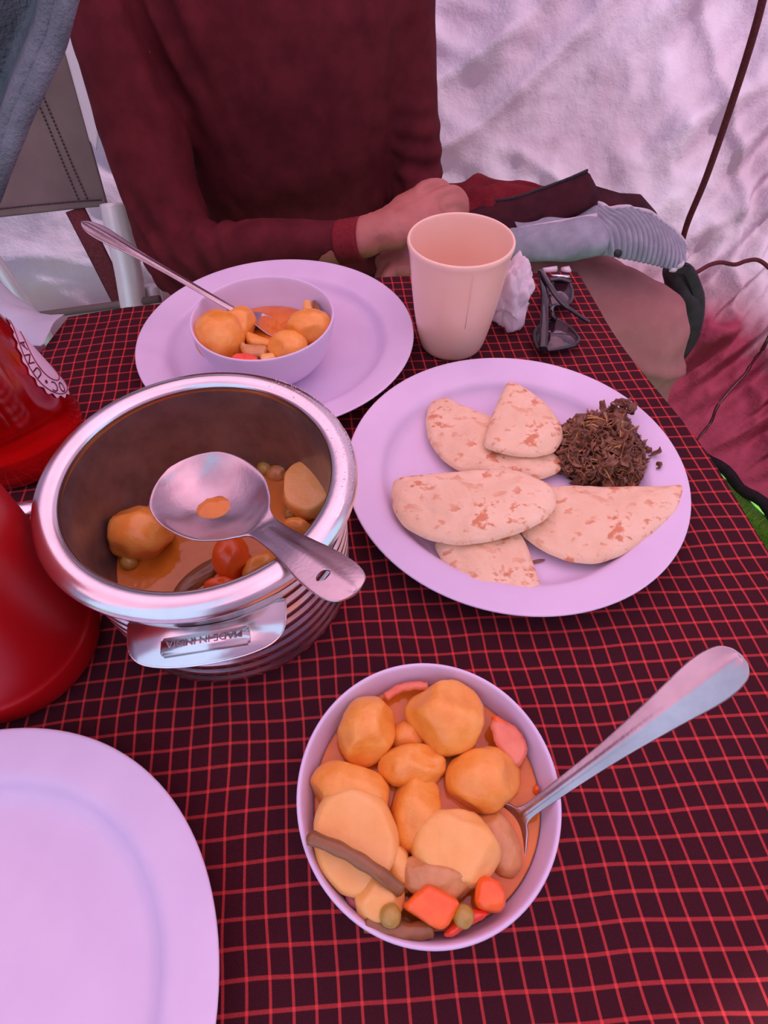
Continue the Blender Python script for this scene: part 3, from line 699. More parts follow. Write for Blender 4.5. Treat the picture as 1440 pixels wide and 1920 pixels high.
prism('carrot_chunk', 'small carrot tip behind the onion at the upper right of the front bowl', 'carrot', [(918, 1346), (926, 1334), (962, 1356), (955, 1366), (930, 1362)], .0520, .007, 'carrot', .1, seed=5)
prism('onion_piece', 'dark purple onion piece at the lower left of the front bowl', 'onion', [(624, 1648), (630, 1622), (682, 1663), (678, 1716), (650, 1700)], .0500, .0035, 'onion_dark', -.15, seed=6)
prism('carrot_chunk', 'orange carrot bit at the right rim above the front spoon neck', 'carrot', [(1000, 1466), (1012, 1468), (1016, 1484), (1004, 1490)], .0445, .006, 'carrot', 0, bev=.0012, seed=7)
def bean(name, label, cat, pts, zs, w, m, sx=1.0):
    P = [at(x, y, z_) for (x, y), z_ in zip(pts, zs)]; q = crom(P, 8)
    R = [((w * (1 + .08 * math.sin(i * 1.1))) * sx, w * (.85 + .05 * math.sin(i * .9))) for i in range(len(q))]
    R[0] = tuple(x * .55 for x in R[0]); R[-1] = tuple(x * .6 for x in R[-1]); c = q[0]
    me = tube([p - c for p in q], R, 14); o = obj(name, me, MT[m]); o.location = c; return tag(o, label, cat)
bean('green_bean', 'long brown green bean lying over the pale oval potato', 'bean', [(577, 1568), (640, 1594), (700, 1630), (754, 1672)], [.0600, .0635, .0625, .0560], .0031, 'bean')
bean('green_bean', 'short brown bean piece along the bottom rim of the front bowl', 'bean', [(684, 1728), (725, 1742), (770, 1747), (812, 1741)], [.0520, .0515, .0510, .050], .0036, 'bean')
bean('onion_skin', 'curved strip of onion along the top rim of the front bowl', 'onion', [(722, 1308), (748, 1292), (778, 1286), (802, 1288)], [.0455, .0465, .047, .0465], .0024, 'onion_red')
for px, py, z_, lab in ((732, 1717, .0565, 'green pea at the lower left of the front bowl beside the bean'), (869, 1718, .0535, 'green pea tucked behind the carrot block of the front bowl')):
    c = at(px, py, z_); o = obj('pea', chunk((0, 0, 0), (.0047, .0047, .0045), 0, px, 1, .93, nz=.05, sub=3), MT['pea']); o.location = c; tag(o, lab, 'pea')

# ================================================================ STEW IN THE FAR BOWL
bo = lathe(smooth_prof([(.0001, .010), (.028, .0105), (.040, .0155), (.049, .024), (.0512, .030), (.0505, .0305), (.0001, .030)], 1), B1, 80)
bo.transform(Matrix.Translation((0, 0, ZB1))); o = obj('broth', bo, MT['broth']); o['kind'] = 'stuff'; tag(o, 'orange broth in the far bowl beside its spoon', 'broth')
S1 = .00049
food('potato_chunk', 'big rounded potato at the left of the far bowl', 'potato', 412, 632, .044, 84, 92, .021, .1, 31, 'potato', S1, cuts=5, depth=.85)
food('potato_chunk', 'potato tucked behind the big one in the far bowl', 'potato', 447, 612, .042, 60, 80, .015, -.3, 32, 'potato', S1, cuts=5)
food('potato_chunk', 'oval potato at the right rim of the far bowl', 'potato', 580, 614, .047, 80, 66, .014, .35, 33, 'potato', S1, cuts=6)
food('potato_chunk', 'round potato at the front rim of the far bowl', 'potato', 540, 650, .047, 66, 56, .012, .1, 34, 'potato', S1, cuts=5)
prism('potato_strip', 'long narrow potato strip in the middle of the far bowl', 'potato', [(458, 622), (466, 618), (512, 636), (508, 646), (462, 638)], .044, .008, 'potato', 0, seed=8)
prism('onion_piece', 'translucent brownish onion piece in front of the spoon in the far bowl', 'onion', [(447, 634), (460, 642), (502, 645), (500, 662), (460, 664), (450, 652)], .046, .007, 'meat', .05, seed=9)
prism('carrot_chunk', 'red carrot slice at the front rim of the far bowl', 'carrot', [(428, 668), (440, 660), (470, 659), (486, 668), (478, 680), (440, 678)], .050, .008, 'tomato', 0, seed=10)
prism('potato_strip', 'small pale piece beside the red slice in the far bowl', 'potato', [(486, 662), (512, 658), (518, 668), (490, 676)], .050, .006, 'potato_pale', 0, bev=.0012, seed=11)
prism('potato_strip', 'upright yellow potato stick at the right back of the far bowl', 'potato', [(566, 562), (582, 558), (590, 588), (572, 592)], .050, .018, 'potato_pale', .0, seed=12)
prism('bean_piece', 'brown bean end against the right back wall of the far bowl', 'bean', [(584, 558), (594, 561), (604, 584), (592, 590)], .051, .016, 'bean', .0, bev=.0015, seed=13)

# ================================================================ STEW IN THE POT
S0 = .00035
food('potato_chunk', 'amber potato at the left side of the steel casserole', 'potato', 262, 1003, .056, 112, 100, .018, -.3, 41, 'potato', S0, cuts=8)
food('potato_chunk', 'flat topped potato at the right side of the steel casserole', 'potato', 578, 918, .058, 96, 116, .016, .1, 61, 'potato_pale', S0, cuts=5, flat_top=(0, -.2, 1, .5), depth=.86)
food('carrot_chunk', 'domed orange carrot piece in the middle of the casserole broth', 'carrot', 434, 1046, .054, 62, 80, .013, .1, 43, 'carrot', S0, cuts=5)
food('carrot_chunk', 'carrot piece below the ladle handle in the casserole', 'carrot', 492, 1064, .050, 80, 56, .010, .6, 44, 'potato', S0, cuts=6)
food('carrot_chunk', 'orange carrot slice half hidden by the front rim of the casserole', 'carrot', 415, 1100, .050, 56, 34, .008, 0, 45, 'carrot', S0, cuts=5)
food('potato_chunk', 'orange slice against the casserole wall behind the ladle handle', 'potato', 560, 994, .052, 64, 34, .010, -.2, 46, 'potato', S0, cuts=5)
food('onion_piece', 'brown onion piece near the back wall of the casserole', 'onion', 522, 888, .048, 46, 34, .006, .2, 47, 'meat', S0, cuts=6)
food('bean_piece', 'flat brown bean piece sunk in the front of the casserole broth', 'bean', 372, 1082, .0478, 36, 96, .003, -.75, 48, 'bean', S0, cuts=5)
if 0: food('onion_piece', 'glossy onion sheet floating left of the carrot in the casserole', 'onion', 356, 1046, .0478, 96, 56, .0022, -.4, 49, 'meat', S0, cuts=6)
for px, py, z_, lab in ((242, 1053, .0495, 'brown pea floating below the amber potato in the casserole'), (496, 878, .049, 'brown pea near the back of the casserole beside the ladle'), (548, 962, .049, 'brown pea below the flat potato in the casserole')):
    c = at(px, py, z_); o = obj('pea', chunk((0, 0, 0), (.0055, .0055, .005), 0, px, 1, .93, nz=.05, sub=3), MT['pea']); o.location = c; tag(o, lab, 'pea')

# ================================================================ BREAD AND GREENS
def crop4(p): return (640 + p[0] / 2.057, 660 + p[1] / 2.057)
def pita(label, pts, zc, th, seed, slope=(0, 0), sink=None):
    P = [at(*crop4(p), zc) for p in pts]; n = len(P)
    q = []
    for i in range(n):
        a, b = P[i], P[(i + 1) % n]
        for k in range(6): q.append(a.lerp(b, k / 6))
    for _ in range(3): q = [(q[i - 1] + q[i] * 2 + q[(i + 1) % len(q)]) / 4 for i in range(len(q))]
    c = sum(q, Vector()) / len(q); K_ = 22; V = []; Fc = []; m = len(q)
    def prof(t, top):            # t 0 centre..1 edge
        e = max(0, 1 - t ** 5) ** .5
        return th * .5 * e * (1 if top else -1) * (1.0 + .25 * (1 - t * t) if top else .95)
    for top in (True, False):
        for k in range(K_ + 1):
            t = (k / K_) ** .75
            for i in range(m):
                p = c.lerp(q[i], t); z = prof(t, top)
                if top:
                    amp = min(1, (1 - t) * 6 + .25)
                    z += amp * (.0022 * N3(p, 45, seed) + .0011 * N3(p, 120, seed + 3))
                    w_ = 1 - abs(N3((p.x * 1.6, p.y, 0), 60, seed + 5)) * 2.2
                    if w_ > .7: z -= (w_ - .7) * .0028 * amp
                zz = c.z + z + (p.x - c.x) * slope[0] + (p.y - c.y) * slope[1]
                V.append(Vector((p.x, p.y, zz)) - c)
    off = (K_ + 1) * m
    for s in (0, 1):
        for k in range(K_):
            for i in range(m):
                i2 = (i + 1) % m; a, b, d, e = s * off + k * m + i, s * off + k * m + i2, s * off + (k + 1) * m + i2, s * off + (k + 1) * m + i
                Fc.append((a, e, d, b) if s == 0 else (a, b, d, e))
    me = mesh('pita', V, Fc); bm = bmesh.new(); bm.from_mesh(me); bmesh.ops.remove_doubles(bm, verts=bm.verts, dist=1e-5); bmesh.ops.recalc_face_normals(bm, faces=bm.faces); bm.to_mesh(me); bm.free()
    me.polygons.foreach_set('use_smooth', [True] * len(me.polygons))
    o = obj('pita_half', me, MT['pita']); o.location = c; return tag(o, label, 'bread')
pita('large pita half at the upper left of the bread plate, partly covered', [(355, 188), (400, 180), (470, 215), (560, 250), (640, 285), (740, 330), (820, 392), (858, 428), (840, 465), (760, 498), (680, 482), (560, 467), (450, 460), (380, 410), (335, 340), (324, 280), (332, 220)], .0115, .013, 1)
pita('quarter of pita bread on top next to the cooked greens', [(640, 120), (700, 140), (790, 205), (850, 280), (858, 330), (825, 385), (740, 403), (650, 397), (560, 372), (548, 350), (575, 260), (610, 180)], .0235, .011, 2, (.0, .04))
pita('bottom pita piece with a straight cut edge poking out toward the viewer', [(360, 730), (500, 700), (690, 695), (722, 760), (752, 850), (792, 968), (700, 975), (600, 965), (520, 925), (440, 880), (390, 810), (362, 760)], .0110, .011, 3)
pita('widest pita half reaching the right rim of the bread plate', [(780, 516), (900, 512), (1000, 525), (1150, 530), (1250, 532), (1312, 528), (1318, 560), (1280, 640), (1180, 722), (1080, 790), (980, 820), (880, 805), (780, 760), (700, 700), (690, 640), (730, 560)], .0150, .012, 4, (.07, -.01))
pita('oval pita half lying on top at the left of the bread plate', [(200, 490), (260, 480), (400, 470), (560, 460), (680, 465), (760, 500), (820, 530), (828, 600), (790, 650), (700, 697), (580, 730), (450, 745), (330, 720), (240, 670), (200, 610), (192, 540)], .0240, .0125, 5, (.03, .02))

rnd = random.Random(9); V = []; Fc = []; V2 = []; Fc2 = []
gc = at(1128, 838, .018)
def leaf(c, L, w, seed):
    R = Euler((rnd.uniform(-1.3, 1.3), rnd.uniform(-1.3, 1.3), rnd.uniform(0, 2 * PI))).to_matrix(); nx, ny = 4, 3; b = len(V)
    cu = rnd.uniform(-1.6, 1.6)
    for i in range(nx + 1):
        for j in range(ny + 1):
            s = i / nx - .5; t = j / ny - .5; ww = w * (1 - 1.1 * s * s + .25 * rnd.uniform(-1, 1))
            p = Vector((s * L, t * ww, cu * L * (s * s) + rnd.gauss(0, .0009) + .5 * w * (t * t) * 2))
            p = c + R @ p; p.z = max(p.z, .0050); V.append(p)
    for i in range(nx):
        for j in range(ny): a = b + i * (ny + 1) + j; Fc.append((a, a + 1, a + ny + 2, a + ny + 1))
for k in range(620):
    a = rnd.uniform(0, 2 * PI); r = rnd.random() ** .5
    x = r * math.cos(a); y = r * math.sin(a)
    p = Vector((gc.x + x * .0335 + y * .004, gc.y + y * .0345 - x * .006, 0)); hgt = .030 * (1 - r ** 2.2) + .004
    p.z = .006 + hgt * rnd.random() ** .45
    leaf(p, rnd.uniform(.007, .017), rnd.uniform(.005, .011), k)
for k in range(26):                    # outlying lump at the right
    c = at(1205, 862, .014); leaf(c + Vector((rnd.gauss(0, .004), rnd.gauss(0, .004), rnd.uniform(-.006, .007))), rnd.uniform(.006, .012), .006, k)
for k in range(24):
    c = at(1160, 770, .03); leaf(c + Vector((rnd.gauss(0, .004), rnd.gauss(0, .005), rnd.uniform(-.008, .006))), rnd.uniform(.007, .013), .006, k)
gr = thing('cooked_greens', 'heap of dark brown shredded cooked greens on the bread plate', 'greens', (gc.x, gc.y, .004))
lv = child('leaves', apply_mods(mesh('gl', V, Fc), [('SOLIDIFY', dict(thickness=.0005, offset=0))]), MT['greens'], gr); lv['kind'] = 'stuff'
ms = []
for k in range(44):
    a = rnd.uniform(0, 2 * PI); r = rnd.random() ** .5 * .9; p = Vector((gc.x + r * .034 * math.cos(a), gc.y + r * .034 * math.sin(a), .012 + .030 * (1 - r * r)))
    d = Vector((rnd.gauss(0, 1), rnd.gauss(0, 1), rnd.gauss(0, .35))).normalized() * rnd.uniform(.003, .008); m_ = Vector((0, 0, rnd.uniform(0, .003)))
    ms.append(tube(crom([p - d, p + m_, p + d], 4), rnd.uniform(.0004, .0008), 6))
s_ = child('stems', join(ms), MT['stem'], gr); s_['kind'] = 'stuff'
p = at(1008, 1052, .0055); o = obj('leaf_scrap', chunk((0, 0, 0), (.006, .0013, .0008), .2, 3, 2, .8, sub=2), MT['greens']); o.location = p; tag(o, 'tiny brown scrap of leaf lying on the bread plate', 'food scrap')

# ================================================================ TISSUE, SUNGLASSES, SHEET
random.seed(5); TS = [Vector((random.gauss(0, 1), random.gauss(0, 1), random.gauss(0, 1))).normalized() * random.uniform(.8, 1.1) for _ in range(26)]
me = ico(5)
tc0 = Vector((.1235, .5150, .033))
for v in me.vertices:
    p = v.co.copy(); r = 1.0
    d_ = [(p - s_).length for s_ in TS]; i1, i2 = np.argsort(d_)[:2]
    r += .30 * N3(p, 1.4, 2) + .42 * (d_[i2] - d_[i1]) * (1 if i1 % 3 else -.7) - .18 * abs(N3(p, 4, 5)) + .05 * N3(p, 9, 4)
    q = Vector((p.x * .0195, p.y * .020, p.z * .034)) * r; q += Vector((.004 * (1 if p.z < -.3 else 0), -.008 * max(0, -p.z), 0))
    v.co = q
me.update(); lowz = min(v.co.z for v in me.vertices)
ts = obj('crumpled_tissue', me, MT['tissue']); ts.location = (tc0.x, tc0.y, -lowz * .96); tag(ts, 'crumpled white tissue ball between the mug and sunglasses', 'tissue')
for v in me.vertices:
    if v.co.z < lowz * .96: v.co.z = lowz * .96

sg = thing('sunglasses', 'folded dark sunglasses with tinted lenses at the far right table corner', 'sunglasses', (.165, .50, 0))
def lens_outline(pts, z): return crom([at(x, y, z) for x, y in pts], 6, True)
lensA = [(1006, 616), (1040, 600), (1062, 610), (1072, 618), (1084, 634), (1080, 645), (1060, 652), (1020, 657), (1004, 645)]
lensB = [(1034, 532), (1058, 527), (1070, 538), (1073, 555), (1066, 570), (1044, 572), (1028, 574), (1022, 555)]
for L_, zz in ((lensA, .008), (lensB, .009)):
    q = lens_outline(L_, zz); c = sum(q, Vector()) / len(q)
    child('lens', slab([(lerp(p.x, c.x, .05), lerp(p.y, c.y, .05)) for p in q], zz - .001, zz + .001, .0006), MT['lens'], sg)
    child('lens_rim', tube(q + [q[0], q[1]], .0018, 8), MT['glossblack'], sg)
br_ = crom([at(1040, 600, .009), at(1036, 592, .014), at(1034, 582, .014), at(1038, 574, .010)], 5)
child('bridge', tube(br_, (.0024), 8), MT['glossblack'], sg)
tA = crom([at(1018, 652, .012), at(1021, 600, .022), at(1020, 550, .028), at(1014, 512, .026)], 8)
child('temple', tube(tA, [(.0042 - .0010 * i / len(tA), .0016) for i in range(len(tA))], 10), MT['glossblack'], sg)
tB = crom([at(1014, 508, .030), at(1030, 535, .030), at(1052, 566, .026), at(1080, 588, .018), at(1104, 604, .010)], 8)
child('temple', tube(tB, [(.0034 - .0012 * i / len(tB), .0018) for i in range(len(tB))], 10), MT['glossblack'], sg)
child('hinge', box(at(1018, 656, .009), (.008, .006, .006), .2, .001), MT['glossblack'], sg)
h_ = tube([at(1034, 517, .012), at(1068, 519, .012)], [(.0016, .0016)] * 2, 10); child('frame_highlight', h_, MT['chrome'], sg)  # chrome bar stands in for the highlight on the upper frame
child('brow_bar', tube(crom([at(1030, 526, .011), at(1050, 524, .012), at(1070, 530, .010)], 5), .0026, 8), MT['glossblack'], sg)

def sh(u, v):
    P_ = [at(-60, 505, .03), at(0, 530, .02), at(40, 565, .01), at(78, 590, .006), at(122, 592, .005)]
    Q_ = [at(-70, 700, .004), at(20, 640, .004), at(60, 650, .004), at(78, 652, .004), at(84, 648, .004)]
    i = min(int(u * 4), 3); t = u * 4 - i; a = P_[i].lerp(P_[i + 1], t); b = Q_[i].lerp(Q_[i + 1], t); p = a.lerp(b, v)
    p.z += .005 * abs(N3(p, 30, 2)) + .012 * math.sin(PI * v) * (1 - u * .6); return p
o = obj('paper_sheet', sheet(sh, 60, 30, .0006), MT['plastic_sheet']); tag(o, 'creased white paper sheet at the far left table corner behind the bottle', 'paper')

# ================================================================ PERSON
per = thing('person', 'person in a maroon long-sleeved shirt sitting with arms crossed across the table', 'person', (-.12, .88, ZF))
cx = -.125
# right arm (image left), left arm (image right)
shR = Vector((-.300, .865, .215)); elR = Vector((-.256, .715, -.050)); wrR = atY(655, 452, .665)
shL = Vector((.013, .90, .215)); elL = Vector((.052, .875, -.035)); wrL = atY(785, 425, .77)
def loft_torso(levels, seg=40):
    V = []; Fc = []
    for z_, x_, y_, rx, ry in levels:
        for k in range(seg):
            a = 2 * PI * k / seg; ca, sa = math.cos(a), math.sin(a)
            e = .85; V.append((x_ + rx * math.copysign(abs(ca) ** e, ca), y_ + ry * math.copysign(abs(sa) ** e, sa), z_))
    n = len(levels)
    for i in range(n - 1):
        for k in range(seg): k2 = (k + 1) % seg; Fc.append((i * seg + k, i * seg + k2, (i + 1) * seg + k2, (i + 1) * seg + k))
    Fc.append(tuple(range(seg))[::-1]); Fc.append(tuple((n - 1) * seg + k for k in range(seg)))
    return mesh('t', V, Fc)
tor = [(-.30, cx, .930, .155, .105), (-.20, cx, .920, .148, .105), (-.12, cx - .004, .905, .146, .100), (-.04, cx - .004, .895, .142, .098), (.05, cx, .885, .140, .100), (.13, cx, .880, .152, .102), (.20, cx, .882, .160, .095), (.245, cx, .888, .145, .075), (.27, cx, .892, .09, .060)]
tor = [tuple(a) for a in smooth_prof(tor, 1)]
shirt = remesh([loft_torso(tor), limb([shR + Vector((.03, 0, .02)), shR, shR.lerp(elR, .5) + Vector((-.004, 0, 0)), elR], [.055, .054, .050, .046]), limb([elR, elR.lerp(wrR, .45) + Vector((0, 0, .004)), wrR], [(.046, .044), (.038, .035), (.0245, .0225)]),
                limb([shL + Vector((-.03, 0, .02)), shL, shL.lerp(elL, .5), elL], [.052, .050, .040, .036]), limb([elL, elL.lerp(wrL, .5), wrL], [.036, .034, .029]),
                limb([(-.26, .885, .235), (cx, .892, .262), (.01, .885, .235)], [(.05, .045), (.06, .045), (.05, .045)])], .0055, 8)
def shirt_fold(p, n_):
    d = .0028 * N3(p, 14, 1) + .0012 * N3(p, 40, 3)
    dl = (p - elR).length
    if dl < .13:                        # bunching round the elbow
        w_ = (1 - dl / .13); d += w_ * .0055 * math.sin((p.x * .75 + p.z * .5) * 260 + 2 * N3(p, 20))
    dl = (p - wrL).length
    if dl < .16 and p.x > .018: d += (1 - dl / .16) * .006 * math.sin(p.z * 230 + 40 * p.x)
    if abs(p.x - cx) < .15 and p.y < .88:   # belly creases
        k = math.exp(-((p.z + .125 + .25 * (p.x - cx) ** 2 * 8) / .035) ** 2); d += .007 * k * math.sin((p.z + .35 * (p.x - cx)) * 190)
        k = math.exp(-((p.z + .03) / .05) ** 2); d += .003 * k * math.sin((p.z - .22 * (p.x - cx)) * 70)
        k = math.exp(-((p.z - .17) / .08) ** 2) * math.exp(-((p.x + .235) / .04) ** 2); d += .008 * k * math.sin((p.x + p.z * .35) * 170)
    return p + n_ * d
disp(shirt, shirt_fold); child('shirt', shirt, MT['shirt'], per)
# ribbed cuff
axw = (wrR - elR).normalized(); cf = []
cq = [wrR + axw * (-.012 + .0035 * k) for k in range(9)]
child('cuff', tube(cq, [(.0252 + .0004 * (k % 2), .0235 + .0004 * (k % 2)) for k in range(9)], 28), MT['cuff'], per)
# body (skin): torso core, neck, head, forearms and hands
hd = Vector((cx, .855, .47))
parts = [loft_torso([(z_, x_, y_, rx * .88, ry * .86) for z_, x_, y_, rx, ry in tor[::2]], 28),
         limb([(cx, .895, .22), (cx, .885, .32), (cx, .868, .40)], [.062, .053, .055]),
         limb([hd + Vector((0, .012, .045)), hd + Vector((0, .004, -.01)), hd + Vector((0, -.022, -.075))], [(.072, .085), (.070, .082), (.045, .048)], seg=24, up=(0, 1, 0)),
         limb([hd + Vector((0, -.085, .01)), hd + Vector((0, -.098, -.012)), hd + Vector((0, -.108, -.028))], [.006, .010, .013]),
         limb([hd + Vector((-.028, -.083, .030)), hd + Vector((.028, -.083, .030))], [.009, .009]),
         limb([hd + Vector((-.020, -.082, -.058)), hd + Vector((0, -.089, -.056)), hd + Vector((.020, -.082, -.058))], [.006, .008, .006]),
         limb([hd + Vector((-.076, .010, .018)), hd + Vector((-.079, .014, -.022))], [(.008, .016), (.006, .010)]), limb([hd + Vector((.076, .010, .018)), hd + Vector((.079, .014, -.022))], [(.008, .016), (.006, .010)]),
         limb([shR, elR], [.042, .036]), limb([shL, elL], [.038, .030]), limb([elL, wrL], [.030, .025])]
# right hand resting over the left forearm
k0 = atY(742, 425, .668); kn = atY(800, 392, .690)
pk = [atY(808, 352, .712), atY(835, 362, .705), atY(850, 385, .695), atY(848, 412, .684)]
parts += [limb([elR.lerp(wrR, .6), wrR, wrR.lerp(k0, .6), k0], [(.026, .024), (.0232, .0210), (.0230, .0200), (.0265, .0190)], up=(0, -.5, 1)),
          limb([k0, k0.lerp(kn, .6), kn], [(.028, .0185), (.033, .0165), (.033, .0145)], up=(0, -.35, 1))]
tips = [((862, 362, .735), (838, 352, .745), (815, 348, .73)), ]
for i, (base_, mid, tip_) in enumerate((
        (atY(786, 360, .704), atY(812, 345, .716), atY(838, 354, .722)),
        (atY(812, 372, .698), atY(850, 360, .708), atY(871, 384, .706)),
        (atY(822, 388, .694), atY(858, 378, .702), atY(870, 402, .702)),
        (atY(822, 408, .686), atY(852, 404, .692), atY(862, 424, .692)))):
    r = (.0074, .0080, .0078, .0070)[i]
    parts.append(limb([kn.lerp(base_, .55), base_, mid, tip_, tip_ + Vector((-.012, .006, -.012))], [r * 1.1, r * 1.08, r, r * .9, r * .8], 6, 12))
parts.append(limb([k0 + Vector((0, .012, .01)), atY(760, 398, .72), atY(772, 380, .735), atY(778, 372, .745)], [.012, .0105, .0095, .008], 6, 12))
# left hand under the right forearm
lh = [wrL, atY(770, 470, .715), atY(735, 500, .675)]
parts += [limb(lh, [(.025, .022), (.027, .018), (.026, .014)])]
for i, dx in enumerate((0, 1, 2, 3)):
    a = atY(735 - 2 * i, 500 + 5 * i, .672 - .006 * i); parts.append(limb([lh[2], a, a + Vector((-.010, -.003, -.006 - .004 * i)), a + Vector((-.016, .003, -.018 - .004 * i))], [.0085, .0085, .008, .0068], 5, 10))
body_m = remesh(parts, .0026, 4)
disp(body_m, lambda p, n_: p + n_ * (.0012 * N3(p, 60) + .0005 * N3(p, 180)))
child('body', body_m, MT['skin'], per)
child('hair', remesh([limb([hd + Vector((0, .02, .062)), hd + Vector((0, .03, .0))], [(.079, .086), (.074, .078)], seg=24, up=(0, 1, 0))], .006, 4), MT['hair'], per)
for sx in (-1, 1):
    child('eye', chunk(hd + Vector((sx * .028, -.078, .008)), (.012, .010, .009), cuts=0, depth=1, nz=0, sub=2), MT['mesh_white'], per)
    child('iris', chunk(hd + Vector((sx * .028, -.087, .008)), (.005, .003, .005), cuts=0, depth=1, nz=0, sub=2), MT['hair'], per)
# trousers
hipL = Vector((-.03, .92, -.245)); knL = Vector((.372, .735, -.165)); anL = Vector((.425, .80, -.60))
hipR = Vector((-.22, .92, -.245)); knR = Vector((-.27, .60, -.175)); anR = Vector((-.26, .66, -.60))
tr = remesh([limb([(cx - .09, .93, -.25), (cx, .93, -.245), (cx + .09, .93, -.25)], [(.10, .085)] * 3),
             limb([hipL, hipL.lerp(knL, .5) + Vector((0, 0, .042)), hipL.lerp(knL, .8) + Vector((0, 0, .026)), knL], [.088, .084, .078, .071]), limb([knL, knL.lerp(anL, .35) + Vector((.008, -.016, 0)), anL], [.071, .073, .062]),
             limb([hipR, hipR.lerp(knR, .5), knR], [.088, .080, .068]), limb([knR, knR.lerp(anR, .4), anR], [.068, .062, .058])], .0065, 6)
def tr_fold(p, n_):
    d = .005 * N3(p, 9, 4) + .002 * N3(p, 30)
    if p.x > .12:
        q = p - knL; s = (q.x * .75 + q.z * .85)
        k = min(1, max(.45, (-.0 - q.z) * 9 + .5)); d += (.014 if q.z > -.05 else .006) * k * (1 - abs(math.sin((q.x * .55 - q.y * .25 + q.z * .75 + .03 * N3(p, 7)) * 50))) ** 2
        d -= .004
    return p + n_ * d
disp(tr, tr_fold); child('trousers', tr, MT['trouser'], per)
kk = [knL + Vector((.076 * math.cos(a), -.02 + .076 * math.sin(a), -.058 + .01 * math.sin(a))) for a in [(-1.5 + .12 * k) for k in range(16)]]
for an, nm in ((anL, 'shoe'), (anR, 'shoe')):
    child(nm, remesh([limb([an + Vector((0, .05, -.055)), an + Vector((0, -.05, -.06)), an + Vector((0, -.14, -.068))], [(.042, .036), (.045, .032), (.036, .022)]), limb([an + Vector((0, .02, .0)), an + Vector((0, .02, -.05))], [.045, .042])], .006, 4), MT['shoe'], per)

# ================================================================ SEAT, CHAIR, FLEECE
stl = thing('camp_stool', 'camp stool under the seated person, almost hidden', 'stool', (cx, .93, ZF))
child('seat', slab([(cx - .16, .76), (cx + .20, .76), (cx + .20, 1.10), (cx - .16, 1.10)], -.372, -.345, .006), MT['canvas'], stl)
for x, y in ((-.14, .78), (.18, .78), (-.14, 1.07), (.18, 1.07)):
    child('leg', tube([(cx + x, y, -.36), (cx + x * 1.1, y, ZF + .005)], .011, 10), MT['alu'], stl)

chr_ = thing('camp_chair', 'taupe canvas folding chair with white tube frame at the far left', 'chair', (-.45, .90, ZF))
YC = .93
def cp(x, y): return atY(x, y, YC)
TL, TR_, BR_, BL = atY(70, -10, 1.02), atY(112, 60, .985), atY(202, 384, .90), atY(-70, 412, .90)
TL2 = atY(-160, -10, 1.02)
def cpan(u, v):
    a = TL2.lerp(BL, v); b = TR_.lerp(BR_, v); p = a.lerp(b, u)
    p.y += .012 * math.sin(PI * u) * math.sin(PI * v) + .004 * N3(p, 12); return p
child('back_panel', sheet(cpan, 60, 50, .003), MT['canvas'], chr_)
child('panel_hem', sheet(lambda u, v: cpan(u, lerp(.955, 1.0, v)) + Vector((0, -.0035, 0)), 60, 4, .002), MT['canvas'], chr_)
ms = []
for off in (.60, .66):
    for k in range(46): ms.append(tube([cpan(off + .22 * k / 46, k / 48) + Vector((0, -.0035, 0)), cpan(off + .22 * (k + .5) / 46, (k + .5) / 48) + Vector((0, -.0035, 0))], .0012, 5))
for k in range(60): ms.append(tube([cpan(k / 61, .955) + Vector((0, -.0055, 0)), cpan((k + .6) / 61, .955) + Vector((0, -.0055, 0))], .0011, 5))
st_ = child('stitching', join(ms), MT['thread'], chr_); st_['kind'] = 'stuff'
child('lit_mesh_strip', sheet(lambda u, v: (cpan(1, v * .72 - .12).lerp(cpan(1, v * .72 - .12) + Vector((.075 * (1 - v * .9), -.006, -.01)), u)), 8, 30, .002), MT['mesh_white'], chr_)  # mesh edge of the chair fabric; its white stands in for backlight
q = crom([atY(214, 384, .86), atY(226, 440, .84), atY(241, 510, .82), atY(252, 580, .80), atY(262, 640, .78)], 5)
child('arm_post', tube(q, .0195, 20), MT['alu'], chr_)
q = [atY(284, 536, .83), atY(296, 590, .82), atY(308, 650, .80)]; child('arm_post', tube(q, .0125, 16), MT['alu'], chr_)
child('side_rail', tube([atY(40, 596, .80), atY(245, 568, .80), atY(300, 560, .80)], .0055, 10), MT['canvas'], chr_)
child('strap', tube([atY(140, 392, .90), atY(180, 470, .88), atY(225, 560, .86), atY(260, 620, .85)], [(.016, .002)] * 4, 8, up=(0, -1, .2)), MT['cord'], chr_)
lo = atY(262, 640, .78); child('leg', tube([lo, (lo.x, lo.y + .02, ZF + .005)], .0125, 12), MT['alu'], chr_)
lo = atY(308, 650, .80); child('leg', tube([lo, (lo.x + .01, lo.y + .05, ZF + .005)], .011, 12), MT['alu'], chr_)
child('leg', tube([BL + Vector((0, .01, 0)), (BL.x, BL.y + .1, ZF + .005)], .011, 12), MT['alu'], chr_)
child('leg', tube([TL2, BL + Vector((0, .01, 0))], .011, 12), MT['alu'], chr_)

